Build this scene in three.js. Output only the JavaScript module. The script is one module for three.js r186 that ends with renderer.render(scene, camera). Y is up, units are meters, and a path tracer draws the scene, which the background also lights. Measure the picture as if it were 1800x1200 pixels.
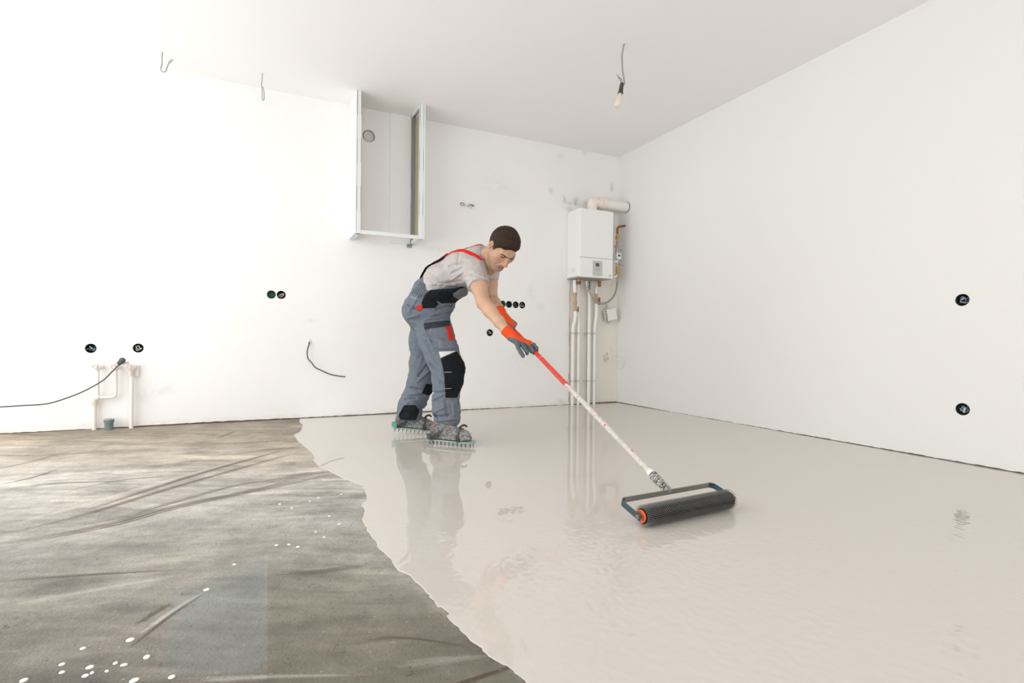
import * as THREE from 'three';
import { RoundedBoxGeometry } from 'three/addons/geometries/RoundedBoxGeometry.js';
import { RectAreaLightUniformsLib } from 'three/addons/lights/RectAreaLightUniformsLib.js';
import { mergeGeometries } from 'three/addons/utils/BufferGeometryUtils.js';

// ---------- camera, sky, exposure ----------
const scene = new THREE.Scene();
const FOCAL = 929.1, EYE = new THREE.Vector3(-3.546, 0.66, 4.738), YAW = 0.44606, ROLL = 0.008917, CEIL = 2.69;
const camera = new THREE.PerspectiveCamera(2 * Math.atan(600 / FOCAL) * 180 / Math.PI, 1.5, 0.05, 200);
camera.position.copy(EYE);
camera.rotation.set(0, -YAW, ROLL, 'YXZ');
scene.background = new THREE.Color(0.975, 0.99, 1.01);          // even bright overcast
scene.backgroundIntensity = 1.05;
const renderer = new THREE.WebGLRenderer({ antialias: true });
renderer.toneMapping = THREE.LinearToneMapping;
renderer.toneMappingExposure = 1.0;
renderer.shadowMap.enabled = true;
// daylight entering at the left-wall window; the rear windows are unseen, added as fill: along z on the left, along x at the rear, then sill and head
const XL = -5.8, ZR = 8.4, LW = [0.35, 4.6, 0.05, 2.62], FILL_RW = [[0.5, 2.8, 0.08, 2.56], [3.2, 5.4, 0.08, 2.56]], DAY = 2.5;
RectAreaLightUniformsLib.init();
function daylight(name, w, h, x, y, z, tx, tz) { const l = new THREE.RectAreaLight(scene.background, DAY, w, h); l.name = name; l.position.set(x, y, z); l.lookAt(tx, y, tz); scene.add(l); }
daylight('window_and_fill_light', LW[1] - LW[0], LW[3] - LW[2], XL - 0.02, (LW[2] + LW[3]) / 2, (LW[0] + LW[1]) / 2, 0, (LW[0] + LW[1]) / 2);
for (const r of FILL_RW) daylight('window_and_fill_light', r[1] - r[0], r[3] - r[2], XL + (r[0] + r[1]) / 2, (r[2] + r[3]) / 2, ZR + 0.02, XL + (r[0] + r[1]) / 2, 0);  // fill lights at the added rear windows

// ---------- helpers ----------
let seed = 12345;
const rnd = () => { seed = (seed + 0x6d2b79f5) | 0; let t = Math.imul(seed ^ (seed >>> 15), 1 | seed); t = (t + Math.imul(t ^ (t >>> 7), 61 | t)) ^ t; return ((t ^ (t >>> 14)) >>> 0) / 4294967296; };
const rr = (a, b) => a + (b - a) * rnd();
const V = (x, y, z) => new THREE.Vector3(x, y, z);
const clamp = (x, a, b) => Math.min(b, Math.max(a, x)), lerp = (a, b, t) => a + (b - a) * t;
const sstep = (a, b, x) => { const t = clamp((x - a) / (b - a), 0, 1); return t * t * (3 - 2 * t); };
const HT = new Float32Array(65536); { for (let i = 0; i < 65536; i++) HT[i] = rnd(); }
const h2 = (x, y) => HT[((x * 73 + y * 9277) & 0xffff)], h3 = (x, y, z) => HT[((x * 73 + y * 9277 + z * 26683) & 0xffff)];
function noise2(x, y) {
  const ix = Math.floor(x), iy = Math.floor(y); let fx = x - ix, fy = y - iy; fx = fx * fx * (3 - 2 * fx); fy = fy * fy * (3 - 2 * fy);
  const a = h2(ix, iy), b = h2(ix + 1, iy), c = h2(ix, iy + 1), d = h2(ix + 1, iy + 1);
  return a + (b - a) * fx + (c - a) * fy + (a - b - c + d) * fx * fy;
}
function noise3(x, y, z) {
  const ix = Math.floor(x), iy = Math.floor(y), iz = Math.floor(z); let fx = x - ix, fy = y - iy, fz = z - iz;
  fx = fx * fx * (3 - 2 * fx); fy = fy * fy * (3 - 2 * fy); fz = fz * fz * (3 - 2 * fz);
  const L = (k) => { const a = h3(ix, iy, k), b = h3(ix + 1, iy, k), c = h3(ix, iy + 1, k), d = h3(ix + 1, iy + 1, k); return a + (b - a) * fx + (c - a) * fy + (a - b - c + d) * fx * fy; };
  return lerp(L(iz), L(iz + 1), fz);
}
const fbm = (x, y, n = 4) => { let s = 0, a = 0.5; for (let i = 0; i < n; i++) { s += a * noise2(x, y); x = x * 2.03 + 17.3; y = y * 2.03 + 5.1; a *= 0.5; } return s; };

// where the line of sight of photo position (px, py) meets the room's planes: used to take the measurements off the photograph
const cR = Math.cos(ROLL), sR = Math.sin(ROLL), FWD = V(Math.sin(YAW), 0, -Math.cos(YAW)), RIGHT = V(Math.cos(YAW), 0, Math.sin(YAW));
function sight(px, py) { const u = (px - 900) / FOCAL, v = (600 - py) / FOCAL, a = u * cR - v * sR, b = u * sR + v * cR; return FWD.clone().addScaledVector(RIGHT, a).setY(b); }
const along = (px, py, d) => EYE.clone().addScaledVector(sight(px, py), d);
const onBack = (px, py, z = 0) => { const s = sight(px, py); return EYE.clone().addScaledVector(s, (z - EYE.z) / s.z); };
const onSide = (px, py, x = 0) => { const s = sight(px, py); return EYE.clone().addScaledVector(s, (x - EYE.x) / s.x); };
const onLevel = (px, py, y = 0) => { const s = sight(px, py); return EYE.clone().addScaledVector(s, (y - EYE.y) / s.y); };

const used = {};
const numbered = (n) => { used[n] = (used[n] ?? -1) + 1; return used[n] ? n + '_' + String(used[n]).padStart(3, '0') : n; };
const shade = (m) => { m.castShadow = m.receiveShadow = true; return m; };
function mesh(name, geo, m, parent) {
  const o = shade(new THREE.Mesh(Array.isArray(geo) ? merge(geo) : geo, m)); o.name = parent ? name : numbered(name);
  if (parent) { const n = parent.children.filter((c) => c.name === name || c.name.startsWith(name + '_0')).length; if (n) o.name = name + '_' + String(n).padStart(3, '0'); }
  (parent || scene).add(o); return o;
}
function merge(list) {
  return mergeGeometries(list.map((g) => { const q = g.index ? g.toNonIndexed() : g; for (const k of Object.keys(q.attributes)) if (!['position', 'normal', 'uv'].includes(k)) q.deleteAttribute(k); if (!q.attributes.uv) q.setAttribute('uv', new THREE.BufferAttribute(new Float32Array(q.attributes.position.count * 2), 2)); return q; }));
}
function tag(o, label, category, group) { o.userData.label = label; o.userData.category = category; if (group) o.userData.group = group; return o; }
function struct(name, geo, m, parent) { const o = mesh(name, geo, m, parent); if (!parent) o.userData.kind = 'structure'; return o; }
function thing(name, p, label, category, group) { const o = new THREE.Group(); o.name = numbered(name); o.position.copy(p); scene.add(o); return tag(o, label, category, group); }
const mat = (color, roughness = 0.6, metalness = 0, more = {}) => new THREE.MeshPhysicalMaterial({ color, roughness, metalness, ...more });
const box = (w, h, d, x = 0, y = 0, z = 0, r = 0) => (r ? new RoundedBoxGeometry(w, h, d, 2, r) : new THREE.BoxGeometry(w, h, d)).translate(x, y, z);
function boxLH(a, b, r = 0) { return box(b[0] - a[0], b[1] - a[1], b[2] - a[2], (a[0] + b[0]) / 2, (a[1] + b[1]) / 2, (a[2] + b[2]) / 2, r); }
// a round bar from a to b (both radii), closed
function rod(a, b, r0, r1 = r0, n = 16) {
  const d = b.clone().sub(a), g = new THREE.CylinderGeometry(r1, r0, d.length(), n).translate(0, d.length() / 2, 0);
  return g.applyQuaternion(new THREE.Quaternion().setFromUnitVectors(V(0, 1, 0), d.normalize())).translate(a.x, a.y, a.z);
}
function tube(pts, r, seg = 48, n = 8, tension = 0.5) {
  const c = new THREE.CatmullRomCurve3(pts, false, 'catmullrom', tension), g = new THREE.TubeGeometry(c, seg, r, n);
  const ends = [0, 1].map((t) => new THREE.SphereGeometry(r, n, 6).translate(...c.getPoint(t).toArray()));
  return merge([g, ...ends]);
}
// straight runs of pipe joined by rounded bends
function piped(pts, r, bend = 2.2 * r, n = 14) {
  const path = new THREE.CurvePath(); let from = pts[0];
  for (let i = 1; i < pts.length - 1; i++) {
    const p = pts[i], A = p.clone().addScaledVector(pts[i - 1].clone().sub(p).normalize(), bend), B = p.clone().addScaledVector(pts[i + 1].clone().sub(p).normalize(), bend);
    path.add(new THREE.LineCurve3(from, A)); path.add(new THREE.QuadraticBezierCurve3(A, p, B)); from = B;
  }
  path.add(new THREE.LineCurve3(from, pts[pts.length - 1]));
  const cap = (p) => new THREE.SphereGeometry(r, n, 8).translate(p.x, p.y, p.z);
  return merge([new THREE.TubeGeometry(path, 16 * pts.length, r, n), cap(pts[0]), cap(pts[pts.length - 1])]);
}
function dataTex(w, h, fn, srgb = true) {
  const d = new Uint8Array(w * h * 4);
  for (let y = 0, o = 0; y < h; y++) for (let x = 0; x < w; x++, o += 4) { const c = fn(x / w, y / h, x, y); d[o] = c[0]; d[o + 1] = c[1]; d[o + 2] = c[2]; d[o + 3] = 255; }
  const t = new THREE.DataTexture(d, w, h); t.wrapS = t.wrapT = THREE.RepeatWrapping; t.magFilter = THREE.LinearFilter; t.minFilter = THREE.LinearMipmapLinearFilter; t.generateMipmaps = true; if (srgb) t.colorSpace = THREE.SRGBColorSpace; t.needsUpdate = true; return t;
}

// ---------- materials of the room ----------
const wallBump = dataTex(512, 512, (u, v, x, y) => { const n = 90 * fbm(x / 40, y / 40, 4) + 60 * noise2(x / 3, y / 3); return [n, n, n]; }, false);
wallBump.repeat.set(0.8, 0.8);
const plaster = mat(0xf6f4f2, 0.78, 0, { bumpMap: wallBump, bumpScale: 0.0012, specularIntensity: 0.4 });
const ceilingPaint = mat(0xfbfaf8, 0.85, 0, { specularIntensity: 0.3 });
const jointStuff = mat(0x77695a, 0.95);

// ---------- wall, floor, ceiling ----------
// sockets cut into the plaster: [photo position, on the right-hand wall?]
const SOCK = [[159.5, 612], [243, 611.5], [477, 517.5], [494.5, 518], [883.7, 534.2], [894.8, 534.9], [906.5, 535.5], [918, 536], [861, 584.5], [1691.5, 527, 1], [1692, 719, 1]];
const sockAt = SOCK.map(([x, y, s]) => (s ? onSide(x, y) : onBack(x, y)));
const ventAt = onBack(648.5, 239);
function wallShell(len, holes, mirror) {                       // outline with a crumbled lower edge, u from -len to 0
  const s = new THREE.Shape(); s.moveTo(-len, CEIL); 
  const n = Math.round(len / 0.022);
  for (let i = 0; i <= n; i++) { const u = -len + (len * i) / n, k = fbm(u * 1.3 + (mirror ? 40 : 0), 3, 2); s.lineTo(u, clamp(0.008 + 0.014 * (fbm(u * 0.8 + (mirror ? 40 : 0), 3, 2) - 0.37) + 0.006 * (k - 0.37) + 0.005 * (noise2(u * 55, mirror ? 9 : 1) - 0.5), 0.0025, 0.018)); }
  s.lineTo(0, CEIL); s.closePath();
  for (const [u, v, r] of holes) { const p = new THREE.Path(); const m = 26; for (let i = 0; i <= m; i++) { const a = (-i / m) * Math.PI * 2, q = r * (1 + 0.03 * (noise2(u * 91 + i * 0.9, v * 31) - 0.5)); i ? p.lineTo(u + Math.cos(a) * q, v + Math.sin(a) * q) : p.moveTo(u + q, v); } s.holes.push(p); }
  return new THREE.ExtrudeGeometry(s, { depth: 0.06, bevelEnabled: false, curveSegments: 6 });
}
const holesB = sockAt.filter((p, i) => !SOCK[i][2]).map((p) => [p.x, p.y, 0.034]), holesR = sockAt.filter((p, i) => SOCK[i][2]).map((p) => [-p.z + 0, p.y, 0.034]);
holesB.push([ventAt.x, ventAt.y, 0.054]);
// colour of the back wall: white paint with scuffs and patched places of their own shape
const wallMap = (() => {
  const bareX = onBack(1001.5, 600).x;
  const W = 2048, H = 840, marks = [];
  const add = (px, py, rx, ry, k, side) => { const p = onBack(px, py); marks.push([p.x, p.y, rx, ry, k]); };
  for (const [x, y, rx, ry, k] of [[992, 350, .03, .04, .09], [1012, 352, .05, .05, .09], [1030, 357, .05, .025, .05], [1008, 358, .09, .022, .1], [1000, 366, .05, .03, .07], [1075, 330, .025, .06, .08], [968, 335, .03, .035, .06], [1027, 268, .03, .03, .06], [985, 275, .05, .05, .03], [935, 515, .05, .09, .03], [950, 540, .06, .05, .025],
    [200, 612, .05, .07, .035], [285, 686, .09, .05, .03], [146, 695, .05, .05, .04], [250, 697, .06, .06, .03], [154, 747, .05, .03, .04], [547, 564, .05, .02, .03], [765, 436, .2, .03, .03], [930, 630, .3, .12, .018], [880, 330, .3, .2, .02], [985, 705, .05, .03, .06]]) add(x, y, rx, ry, k);
  return dataTex(W, H, (u, v) => {
    const x = XL + u * -XL, y = v * CEIL; let k = 0.985 + 0.03 * (fbm(x * 1.7, y * 1.7 + 7, 5) - 0.48), warm = 0;
    for (const m of marks) { const dx = (x - m[0]) / m[2], dy = (y - m[1]) / m[3], q = dx * dx + dy * dy; if (q < 4) k -= m[4] * Math.exp(-q * 1.3) * (0.4 + 1.3 * noise2(x * 45, y * 28)); }
    if (y < 0.06) { const q = sstep(0.06, 0, y) * noise2(x * 30, y * 60); k -= 0.06 * q; warm = 6 * q; }
    const bareShade = x > bareX + 0.02 * (noise2(3, y * 14) - 0.5) && y < 1.42 ? (0.7 + 0.5 * fbm(x * 9, y * 5, 3)) * sstep(1.42, 1.3, y) : 0;   // unpainted plaster behind the boiler pipes, with some boiler shadow painted into the tint
    return [(248 - 9 * bareShade) * k + warm * 0.4, (246 - 13 * bareShade) * k, (243.5 - 21 * bareShade) * k - warm];
  });
})();
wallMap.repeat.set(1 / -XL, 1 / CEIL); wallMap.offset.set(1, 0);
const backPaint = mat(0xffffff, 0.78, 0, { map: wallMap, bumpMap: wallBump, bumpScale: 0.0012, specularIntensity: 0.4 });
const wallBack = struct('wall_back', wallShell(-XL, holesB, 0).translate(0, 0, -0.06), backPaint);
struct('wall_core', boxLH([XL - 0.25, -0.02, -0.25], [0.25, CEIL + 0.02, -0.0601]), mat(0x8f857a, 0.95), wallBack);
struct('wall_joint', boxLH([XL, -0.01, -0.06], [0, 0.03, -0.012]), jointStuff, wallBack);
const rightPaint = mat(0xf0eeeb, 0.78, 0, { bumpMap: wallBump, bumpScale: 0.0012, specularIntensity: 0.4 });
const wallRight = struct('wall_right', wallShell(ZR, holesR, 1).rotateY(Math.PI / 2), rightPaint);
struct('wall_core', boxLH([0.0601, -0.02, -0.06], [0.25, CEIL + 0.02, ZR + 0.25]), mat(0x8f857a, 0.95), wallRight);
struct('wall_joint', boxLH([0.012, -0.01, 0], [0.06, 0.03, ZR]), jointStuff, wallRight);
struct('ceiling', boxLH([XL - 0.25, CEIL, -0.25], [0.25, CEIL + 0.2, ZR + 0.25]), ceilingPaint);
// left and rear walls with the daylight opening on the left and the added fill openings at the rear
function openWall(len, opens) {
  const s = new THREE.Shape(); s.moveTo(0, 0); s.lineTo(len, 0); s.lineTo(len, CEIL); s.lineTo(0, CEIL); s.closePath();
  for (const [a, b, c, d] of opens) { const p = new THREE.Path(); p.moveTo(a, c); p.lineTo(a, d); p.lineTo(b, d); p.lineTo(b, c); p.closePath(); s.holes.push(p); }
  return new THREE.ExtrudeGeometry(s, { depth: 0.25, bevelEnabled: false });
}
const frameWhite = mat(0xf4f4f2, 0.4), pane = mat(0xffffff, 0, 0, { transmission: 1, thickness: 0, ior: 1.5 });
let nWin = 0;
function windowUnit(w, h, p, turn, bars) {
  const g = new THREE.Group(); g.name = 'window_' + (++nWin); g.position.copy(p); g.rotation.y = turn; g.userData.kind = 'structure'; scene.add(g);
  const parts = [box(w, 0.06, 0.07, w / 2, 0.03, 0), box(w, 0.06, 0.07, w / 2, h - 0.03, 0), box(0.06, h, 0.07, 0.03, h / 2, 0), box(0.06, h, 0.07, w - 0.03, h / 2, 0)];
  for (const b of bars) parts.push(box(0.07, h, 0.07, w * b, h / 2, 0));
  mesh('window_frame', parts, frameWhite, g); mesh('window_pane', box(w - 0.08, h - 0.08, 0.004, w / 2, h / 2, 0), pane, g);
}
struct('wall_left', openWall(ZR, [LW]).rotateY(-Math.PI / 2).translate(XL, 0, 0), plaster);
windowUnit(LW[1] - LW[0], LW[3] - LW[2], V(XL - 0.12, LW[2], LW[1]), Math.PI / 2, [0.5]);
struct('wall_rear', openWall(-XL, FILL_RW).translate(XL, 0, ZR), plaster);
for (const r of FILL_RW) windowUnit(r[1] - r[0], r[3] - r[2], V(XL + r[0], r[2], ZR + 0.12), 0, [0.5]);  // unseen rear windows, added to fill the right wall and back corner

// ---------- concrete floor ----------
const streakDir = YAW - 0.07, sc = Math.cos(streakDir), ss = Math.sin(streakDir);
const FX = 6.5, FZ = 7.1;
const concreteMap = (() => {
  const N = 2048, cv = document.createElement('canvas'); cv.width = cv.height = N; const c = cv.getContext('2d'), im = c.createImageData(N, N), px = im.data;
  const blue = onLevel(400, 1080), X0 = -6.5, SX = 5.4 / N, SZ = 5.4 / N;     // 5.4 m square from the far left corner
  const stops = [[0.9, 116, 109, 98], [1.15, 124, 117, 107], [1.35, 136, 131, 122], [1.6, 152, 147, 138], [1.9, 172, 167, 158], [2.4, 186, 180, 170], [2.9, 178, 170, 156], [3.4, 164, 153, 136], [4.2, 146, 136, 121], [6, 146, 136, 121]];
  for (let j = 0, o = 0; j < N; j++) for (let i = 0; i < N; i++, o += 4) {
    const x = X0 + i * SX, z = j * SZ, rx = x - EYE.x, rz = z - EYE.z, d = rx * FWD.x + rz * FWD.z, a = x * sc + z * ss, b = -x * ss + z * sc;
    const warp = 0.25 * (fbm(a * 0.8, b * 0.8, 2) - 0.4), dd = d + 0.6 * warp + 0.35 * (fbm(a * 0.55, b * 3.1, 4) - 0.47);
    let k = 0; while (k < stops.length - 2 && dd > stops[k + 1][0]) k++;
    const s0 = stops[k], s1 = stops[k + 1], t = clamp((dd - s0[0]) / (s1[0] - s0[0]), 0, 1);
    const w2 = 0.5 * (fbm(x * 2.2, z * 2.2, 3) - 0.45), st = 1 + 0.36 * (fbm(a * 1.3 + w2, b * 9 + 2.5 * w2 + warp * 5, 4) - 0.47) + 0.3 * (fbm(a * 6 + 3 * w2, b * 34 + 9 * w2, 3) - 0.44) * (0.3 + 1.4 * noise2(x * 2.1, z * 2.1 + 4)) + 0.3 * (fbm(x * 7 + 5, z * 7, 5) - 0.47) + 0.18 * (fbm(x * 34, z * 34, 4) - 0.47) + 0.12 * (noise2(x * 240, z * 240) - 0.5);
    const pit = noise2(x * 90 + 3, z * 90) > 0.93 && noise2(x * 9, z * 9) > 0.5 ? 0.82 : 1;
    const bl = 0.0 * Math.exp(-Math.pow((rx * RIGHT.x + rz * RIGHT.z + 0.6) / 0.2, 4)) * sstep(1.6, 1.35, d) * sstep(0.95, 1.1, d);
    const m = st * pit, br = 10 * (fbm(a * 0.9 + 9, b * 2.2, 3) - 0.45);
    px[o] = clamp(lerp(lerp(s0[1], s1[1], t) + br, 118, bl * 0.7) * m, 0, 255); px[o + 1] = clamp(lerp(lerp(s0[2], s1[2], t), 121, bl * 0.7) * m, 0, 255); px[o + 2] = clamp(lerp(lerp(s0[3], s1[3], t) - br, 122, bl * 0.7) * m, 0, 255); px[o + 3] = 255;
  }
  c.putImageData(im, 0, 0);
  // dragged marks: lines of photo positions laid on the floor, with width in metres and tone
  const P = (x, y) => { const p = onLevel(x, y); return [(p.x - X0) / SX, p.z / SZ]; };
  const drag = (pts, w, dark, n = 26, spread = 1) => {
    const q = pts.map(([x, y]) => P(x, y));
    for (let i = 0; i < n; i++) {
      const off = (rnd() + rnd() - 1) * w * spread / SX, t0 = rnd() * 0.35, t1 = 1 - rnd() * 0.35, crv = new THREE.CatmullRomCurve3(q.map((v, k) => V(v[0] + off * (0.7 + 0.3 * k), v[1] + off * (1 - 0.2 * k), 0)));
      c.beginPath(); for (let k = 0; k <= 24; k++) { const p = crv.getPoint(lerp(t0, t1, k / 24)); k ? c.lineTo(p.x, p.y) : c.moveTo(p.x, p.y); }
      c.lineWidth = rr(0.5, 2.4); c.lineCap = 'round'; c.strokeStyle = dark > 0 ? 'rgba(84,72,58,' + dark * rr(0.7, 2.0) + ')' : 'rgba(214,208,198,' + -dark * rr(0.4, 1) + ')'; c.stroke();
    }
  };
  drag([[-60, 966], [180, 925], [300, 893], [480, 855], [580, 832]], 0.028, 0.22, 40);
  drag([[60, 932], [200, 912], [300, 884], [420, 852], [520, 838]], 0.02, 0.16, 24);
  drag([[-40, 948], [120, 912], [300, 858], [450, 815], [545, 788]], 0.02, 0.2, 30);
  drag([[150, 897], [300, 848], [420, 812], [540, 780]], 0.022, 0.18, 26);
  drag([[430, 862], [520, 836], [590, 826]], 0.05, 0.16, 40);
  drag([[400, 800], [470, 790], [530, 786]], 0.05, 0.14, 34);
  drag([[-20, 935], [140, 890], [330, 835], [520, 782]], 0.02, -0.25, 26);
  drag([[-20, 975], [200, 930], [420, 878], [560, 846]], 0.03, -0.22, 30);
  drag([[0, 852], [60, 838], [110, 822]], 0.012, 0.3, 14);
  drag([[370, 774], [400, 763], [418, 756]], 0.012, 0.25, 10);
  drag([[120, 862], [230, 842], [330, 836]], 0.03, 0.12, 20);
  drag([[0, 862], [90, 850], [250, 845]], 0.04, 0.14, 26);
  drag([[-30, 800], [80, 800], [230, 790]], 0.05, 0.12, 24);
  drag([[-30, 830], [60, 810], [130, 790]], 0.03, 0.12, 24);
  drag([[260, 783], [420, 778], [520, 772]], 0.04, 0.1, 24);
  drag([[225, 1130], [300, 1075], [365, 1035]], 0.006, -0.4, 9); drag([[228, 1138], [300, 1082], [365, 1038]], 0.006, 0.4, 9);
  drag([[235, 1100], [270, 1078], [300, 1060]], 0.008, 0.3, 9);
  drag([[0, 1020], [150, 1010], [330, 1000]], 0.03, 0.14, 20); drag([[0, 1065], [180, 1035], [340, 1005]], 0.03, -0.16, 24);
  drag([[480, 1010], [560, 1005], [660, 990]], 0.03, 0.16, 26); drag([[600, 1130], [700, 1120], [840, 1140]], 0.025, 0.14, 20);
  drag([[780, 1210], [840, 1190], [900, 1170]], 0.012, 0.35, 20); drag([[300, 1200], [450, 1190], [640, 1185]], 0.02, -0.14, 20);
  drag([[700, 1175], [790, 1160], [860, 1150]], 0.03, -0.15, 24);
  for (let k = 0; k < 6; k++) { const q = [[350 - rr(0, 70), 1168 + rr(0, 30)], [330 - rr(0, 80), 1110], [340 - rr(0, 40), 1060 - rr(0, 30)], [400 + rr(-20, 20), 1030 - rr(0, 50)], [466 - rnd(), 1010 - rr(0, 50)], [468 - rnd(), 1150 + 2 * k], [440, 1175 + rr(0, 20)]].map(([x, y]) => P(x, y)); c.fillStyle = 'rgba(124,133,138,.075)'; c.beginPath(); q.forEach((p, i) => (i ? c.lineTo(...p) : c.moveTo(...p))); c.fill(); }
  for (let k = 0; k < 5; k++) { const q = [[470, 1000 - 6 * k], [600, 1000 - 4 * k], [720, 1040 - 4 * k], [930, 1210], [700, 1210], [470, 1210]].map(([x, y]) => P(x, y)); c.fillStyle = 'rgba(92,80,64,.05)'; c.beginPath(); q.forEach((p, i) => (i ? c.lineTo(...p) : c.moveTo(...p))); c.fill(); }
  for (let i = 0; i < 240; i++) { const p = P(rr(-20, 880), rr(880, 1215)); c.fillStyle = rnd() < 0.72 ? 'rgba(60,54,46,.5)' : 'rgba(222,218,208,.55)'; c.beginPath(); c.ellipse(p[0], p[1], rr(0.4, 1.3), rr(0.4, 0.9), rnd() * 3, 0, 7); c.fill(); }
  const t = new THREE.CanvasTexture(cv); t.colorSpace = THREE.SRGBColorSpace; t.flipY = false; t.wrapS = t.wrapT = THREE.MirroredRepeatWrapping;
  t.repeat.set(1 / 5.4, 1 / 5.4); t.offset.set(6.5 / 5.4, 0); return t;
})();
const concreteBump = dataTex(1024, 1024, (u, v, x, y) => { const n = 90 * fbm(x / 34, y / 34, 5) + 80 * fbm(x / 5, y / 5, 3) + 30 * noise2(x / 1.5, y / 1.5); return [n, n, n]; }, false);
concreteBump.repeat.set(1.1, 1.1);
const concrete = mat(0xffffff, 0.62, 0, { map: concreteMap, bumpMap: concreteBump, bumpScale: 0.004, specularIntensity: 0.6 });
function planeUV(g) { const p = g.attributes.position, uv = new Float32Array(p.count * 2); for (let i = 0; i < p.count; i++) { uv[2 * i] = p.getX(i); uv[2 * i + 1] = p.getZ(i); } g.setAttribute('uv', new THREE.BufferAttribute(uv, 2)); return g; }
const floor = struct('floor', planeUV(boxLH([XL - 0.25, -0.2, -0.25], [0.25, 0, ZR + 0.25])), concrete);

// ---------- levelling compound poured over it ----------
const EDGE = [[527, 737], [526, 741], [532, 746], [529, 757], [517, 764], [524, 775], [534, 783], [547, 795], [552, 803], [551, 808], [560, 818], [580, 828], [600, 838], [612, 843], [622, 848], [638, 852], [643, 862], [645, 870], [643, 880], [638, 885], [640, 893], [641, 900], [637, 917], [641, 924], [650, 940], [660, 955], [672, 969], [690, 986], [700, 1000], [724, 1013], [740, 1030], [757, 1047], [775, 1066], [790, 1080], [807, 1103], [830, 1125], [850, 1140], [858, 1152], [890, 1168], [905, 1180], [925, 1198], [960, 1225], [1010, 1290]];
const COAT = 0.0035;
{
  const pts = [[-2.2, -0.011]], e = EDGE.map(([x, y]) => onLevel(x, y, COAT)); pts.length = 0;
  pts.push([e[0].x, -0.011]);
  for (let i = 0; i < e.length - 1; i++) {
    const a = e[i], b = e[i + 1], L = a.distanceTo(b), n = Math.max(1, Math.round(L / 0.006)), nx = (b.z - a.z) / L, nz = -(b.x - a.x) / L;
    for (let k = 0; k < n; k++) { const t = k / n, s = i * 3.7 + t * L * 30, w = 0.016 * (fbm(s * 0.35, 5, 3) - 0.45) + 0.012 * (fbm(s * 1.3, 8, 4) - 0.45) * (0.4 + noise2(s * 0.2, 3)); pts.push([lerp(a.x, b.x, t) + nx * w, lerp(a.z, b.z, t) + nz * w]); }
  }
  pts.push([-2.75, 4.6], [-2.9, 5.4], [-2.4, 6.2], [-1.2, 6.6], [0.011, 6.7], [0.011, -0.011]);
  const s = new THREE.Shape(pts.map(([x, z]) => new THREE.Vector2(x, -z)));
  const g = new THREE.ExtrudeGeometry(s, { depth: COAT - 0.003, bevelEnabled: true, bevelSize: 0.0012, bevelThickness: 0.0015, bevelSegments: 2, bevelOffset: -0.0012 }).rotateX(-Math.PI / 2);
  // the fresh surface: smooth and glossy far off, slightly orange-peeled where the spiked roller has passed
  const N = 1024, rip = dataTex(N, N, (u, v) => {
    const x = u * 4.2 - 4.2, z = v * 4.8, rx = x - EYE.x, rz = z - EYE.z, d = rx * FWD.x + rz * FWD.z, l = rx * RIGHT.x + rz * RIGHT.z;
    const amp = sstep(2.3, 1.5, d) * (0.35 + 0.65 * sstep(-0.2, 0.5, l)) + 0.007;
    const n = 128 + 127 * amp * ((noise2(x * 75 + z * 20, z * 62) - 0.5) * 1.5 + (noise2(x * 24, z * 20) - 0.5) * 0.3) + 26 * (fbm(x * 3, z * 3, 2) - 0.4) * amp; return [n, n, n];
  }, false);
  rip.repeat.set(1 / 4.2, 1 / 4.8); rip.offset.set(1, 0); rip.wrapS = rip.wrapT = THREE.MirroredRepeatWrapping;
  const m = mat(0xd3ccc3, 0.015, 0, { bumpMap: rip, bumpScale: 0.0015, specularIntensity: 1 });
  tag(mesh('leveling_compound', planeUV(g).translate(0, 0.0016, 0), m), 'wet glossy pale grey levelling compound spread over the right side of the floor', 'floor coating');
}
// thrown drops of it on the bare concrete
const dropMat = mat(0xf1efe8, 0.35);
for (const [x, y, r] of [[363, 1035, 6], [229, 1123, 7], [258, 1153, 7], [218, 1167, 6], [158, 1171, 6], [203, 1164, 4], [109, 1166, 5], [109, 1180, 4], [150, 1186, 5], [162, 1181, 4], [188, 1178, 4], [42, 1194, 6], [236, 1194, 7], [302, 1188, 6], [146, 1138, 4], [412, 991, 4], [486, 957, 4], [508, 956, 4], [524, 960, 4], [555, 934, 3], [570, 943, 3], [579, 906, 3], [513, 892, 3], [492, 885, 3], [560, 874, 3], [600, 868, 3], [545, 880, 3], [596, 920, 3]]) {
  const p = onLevel(x, y, 0.002), s = r * p.distanceTo(EYE) / FOCAL * 0.72;
  mesh('compound_drop', new THREE.SphereGeometry(1, 12, 8).scale(s, 0.0026, s * rr(0.7, 1.25)).rotateY(rnd() * 3).translate(p.x, 0.0005, p.z), dropMat, floor);
}

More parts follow.
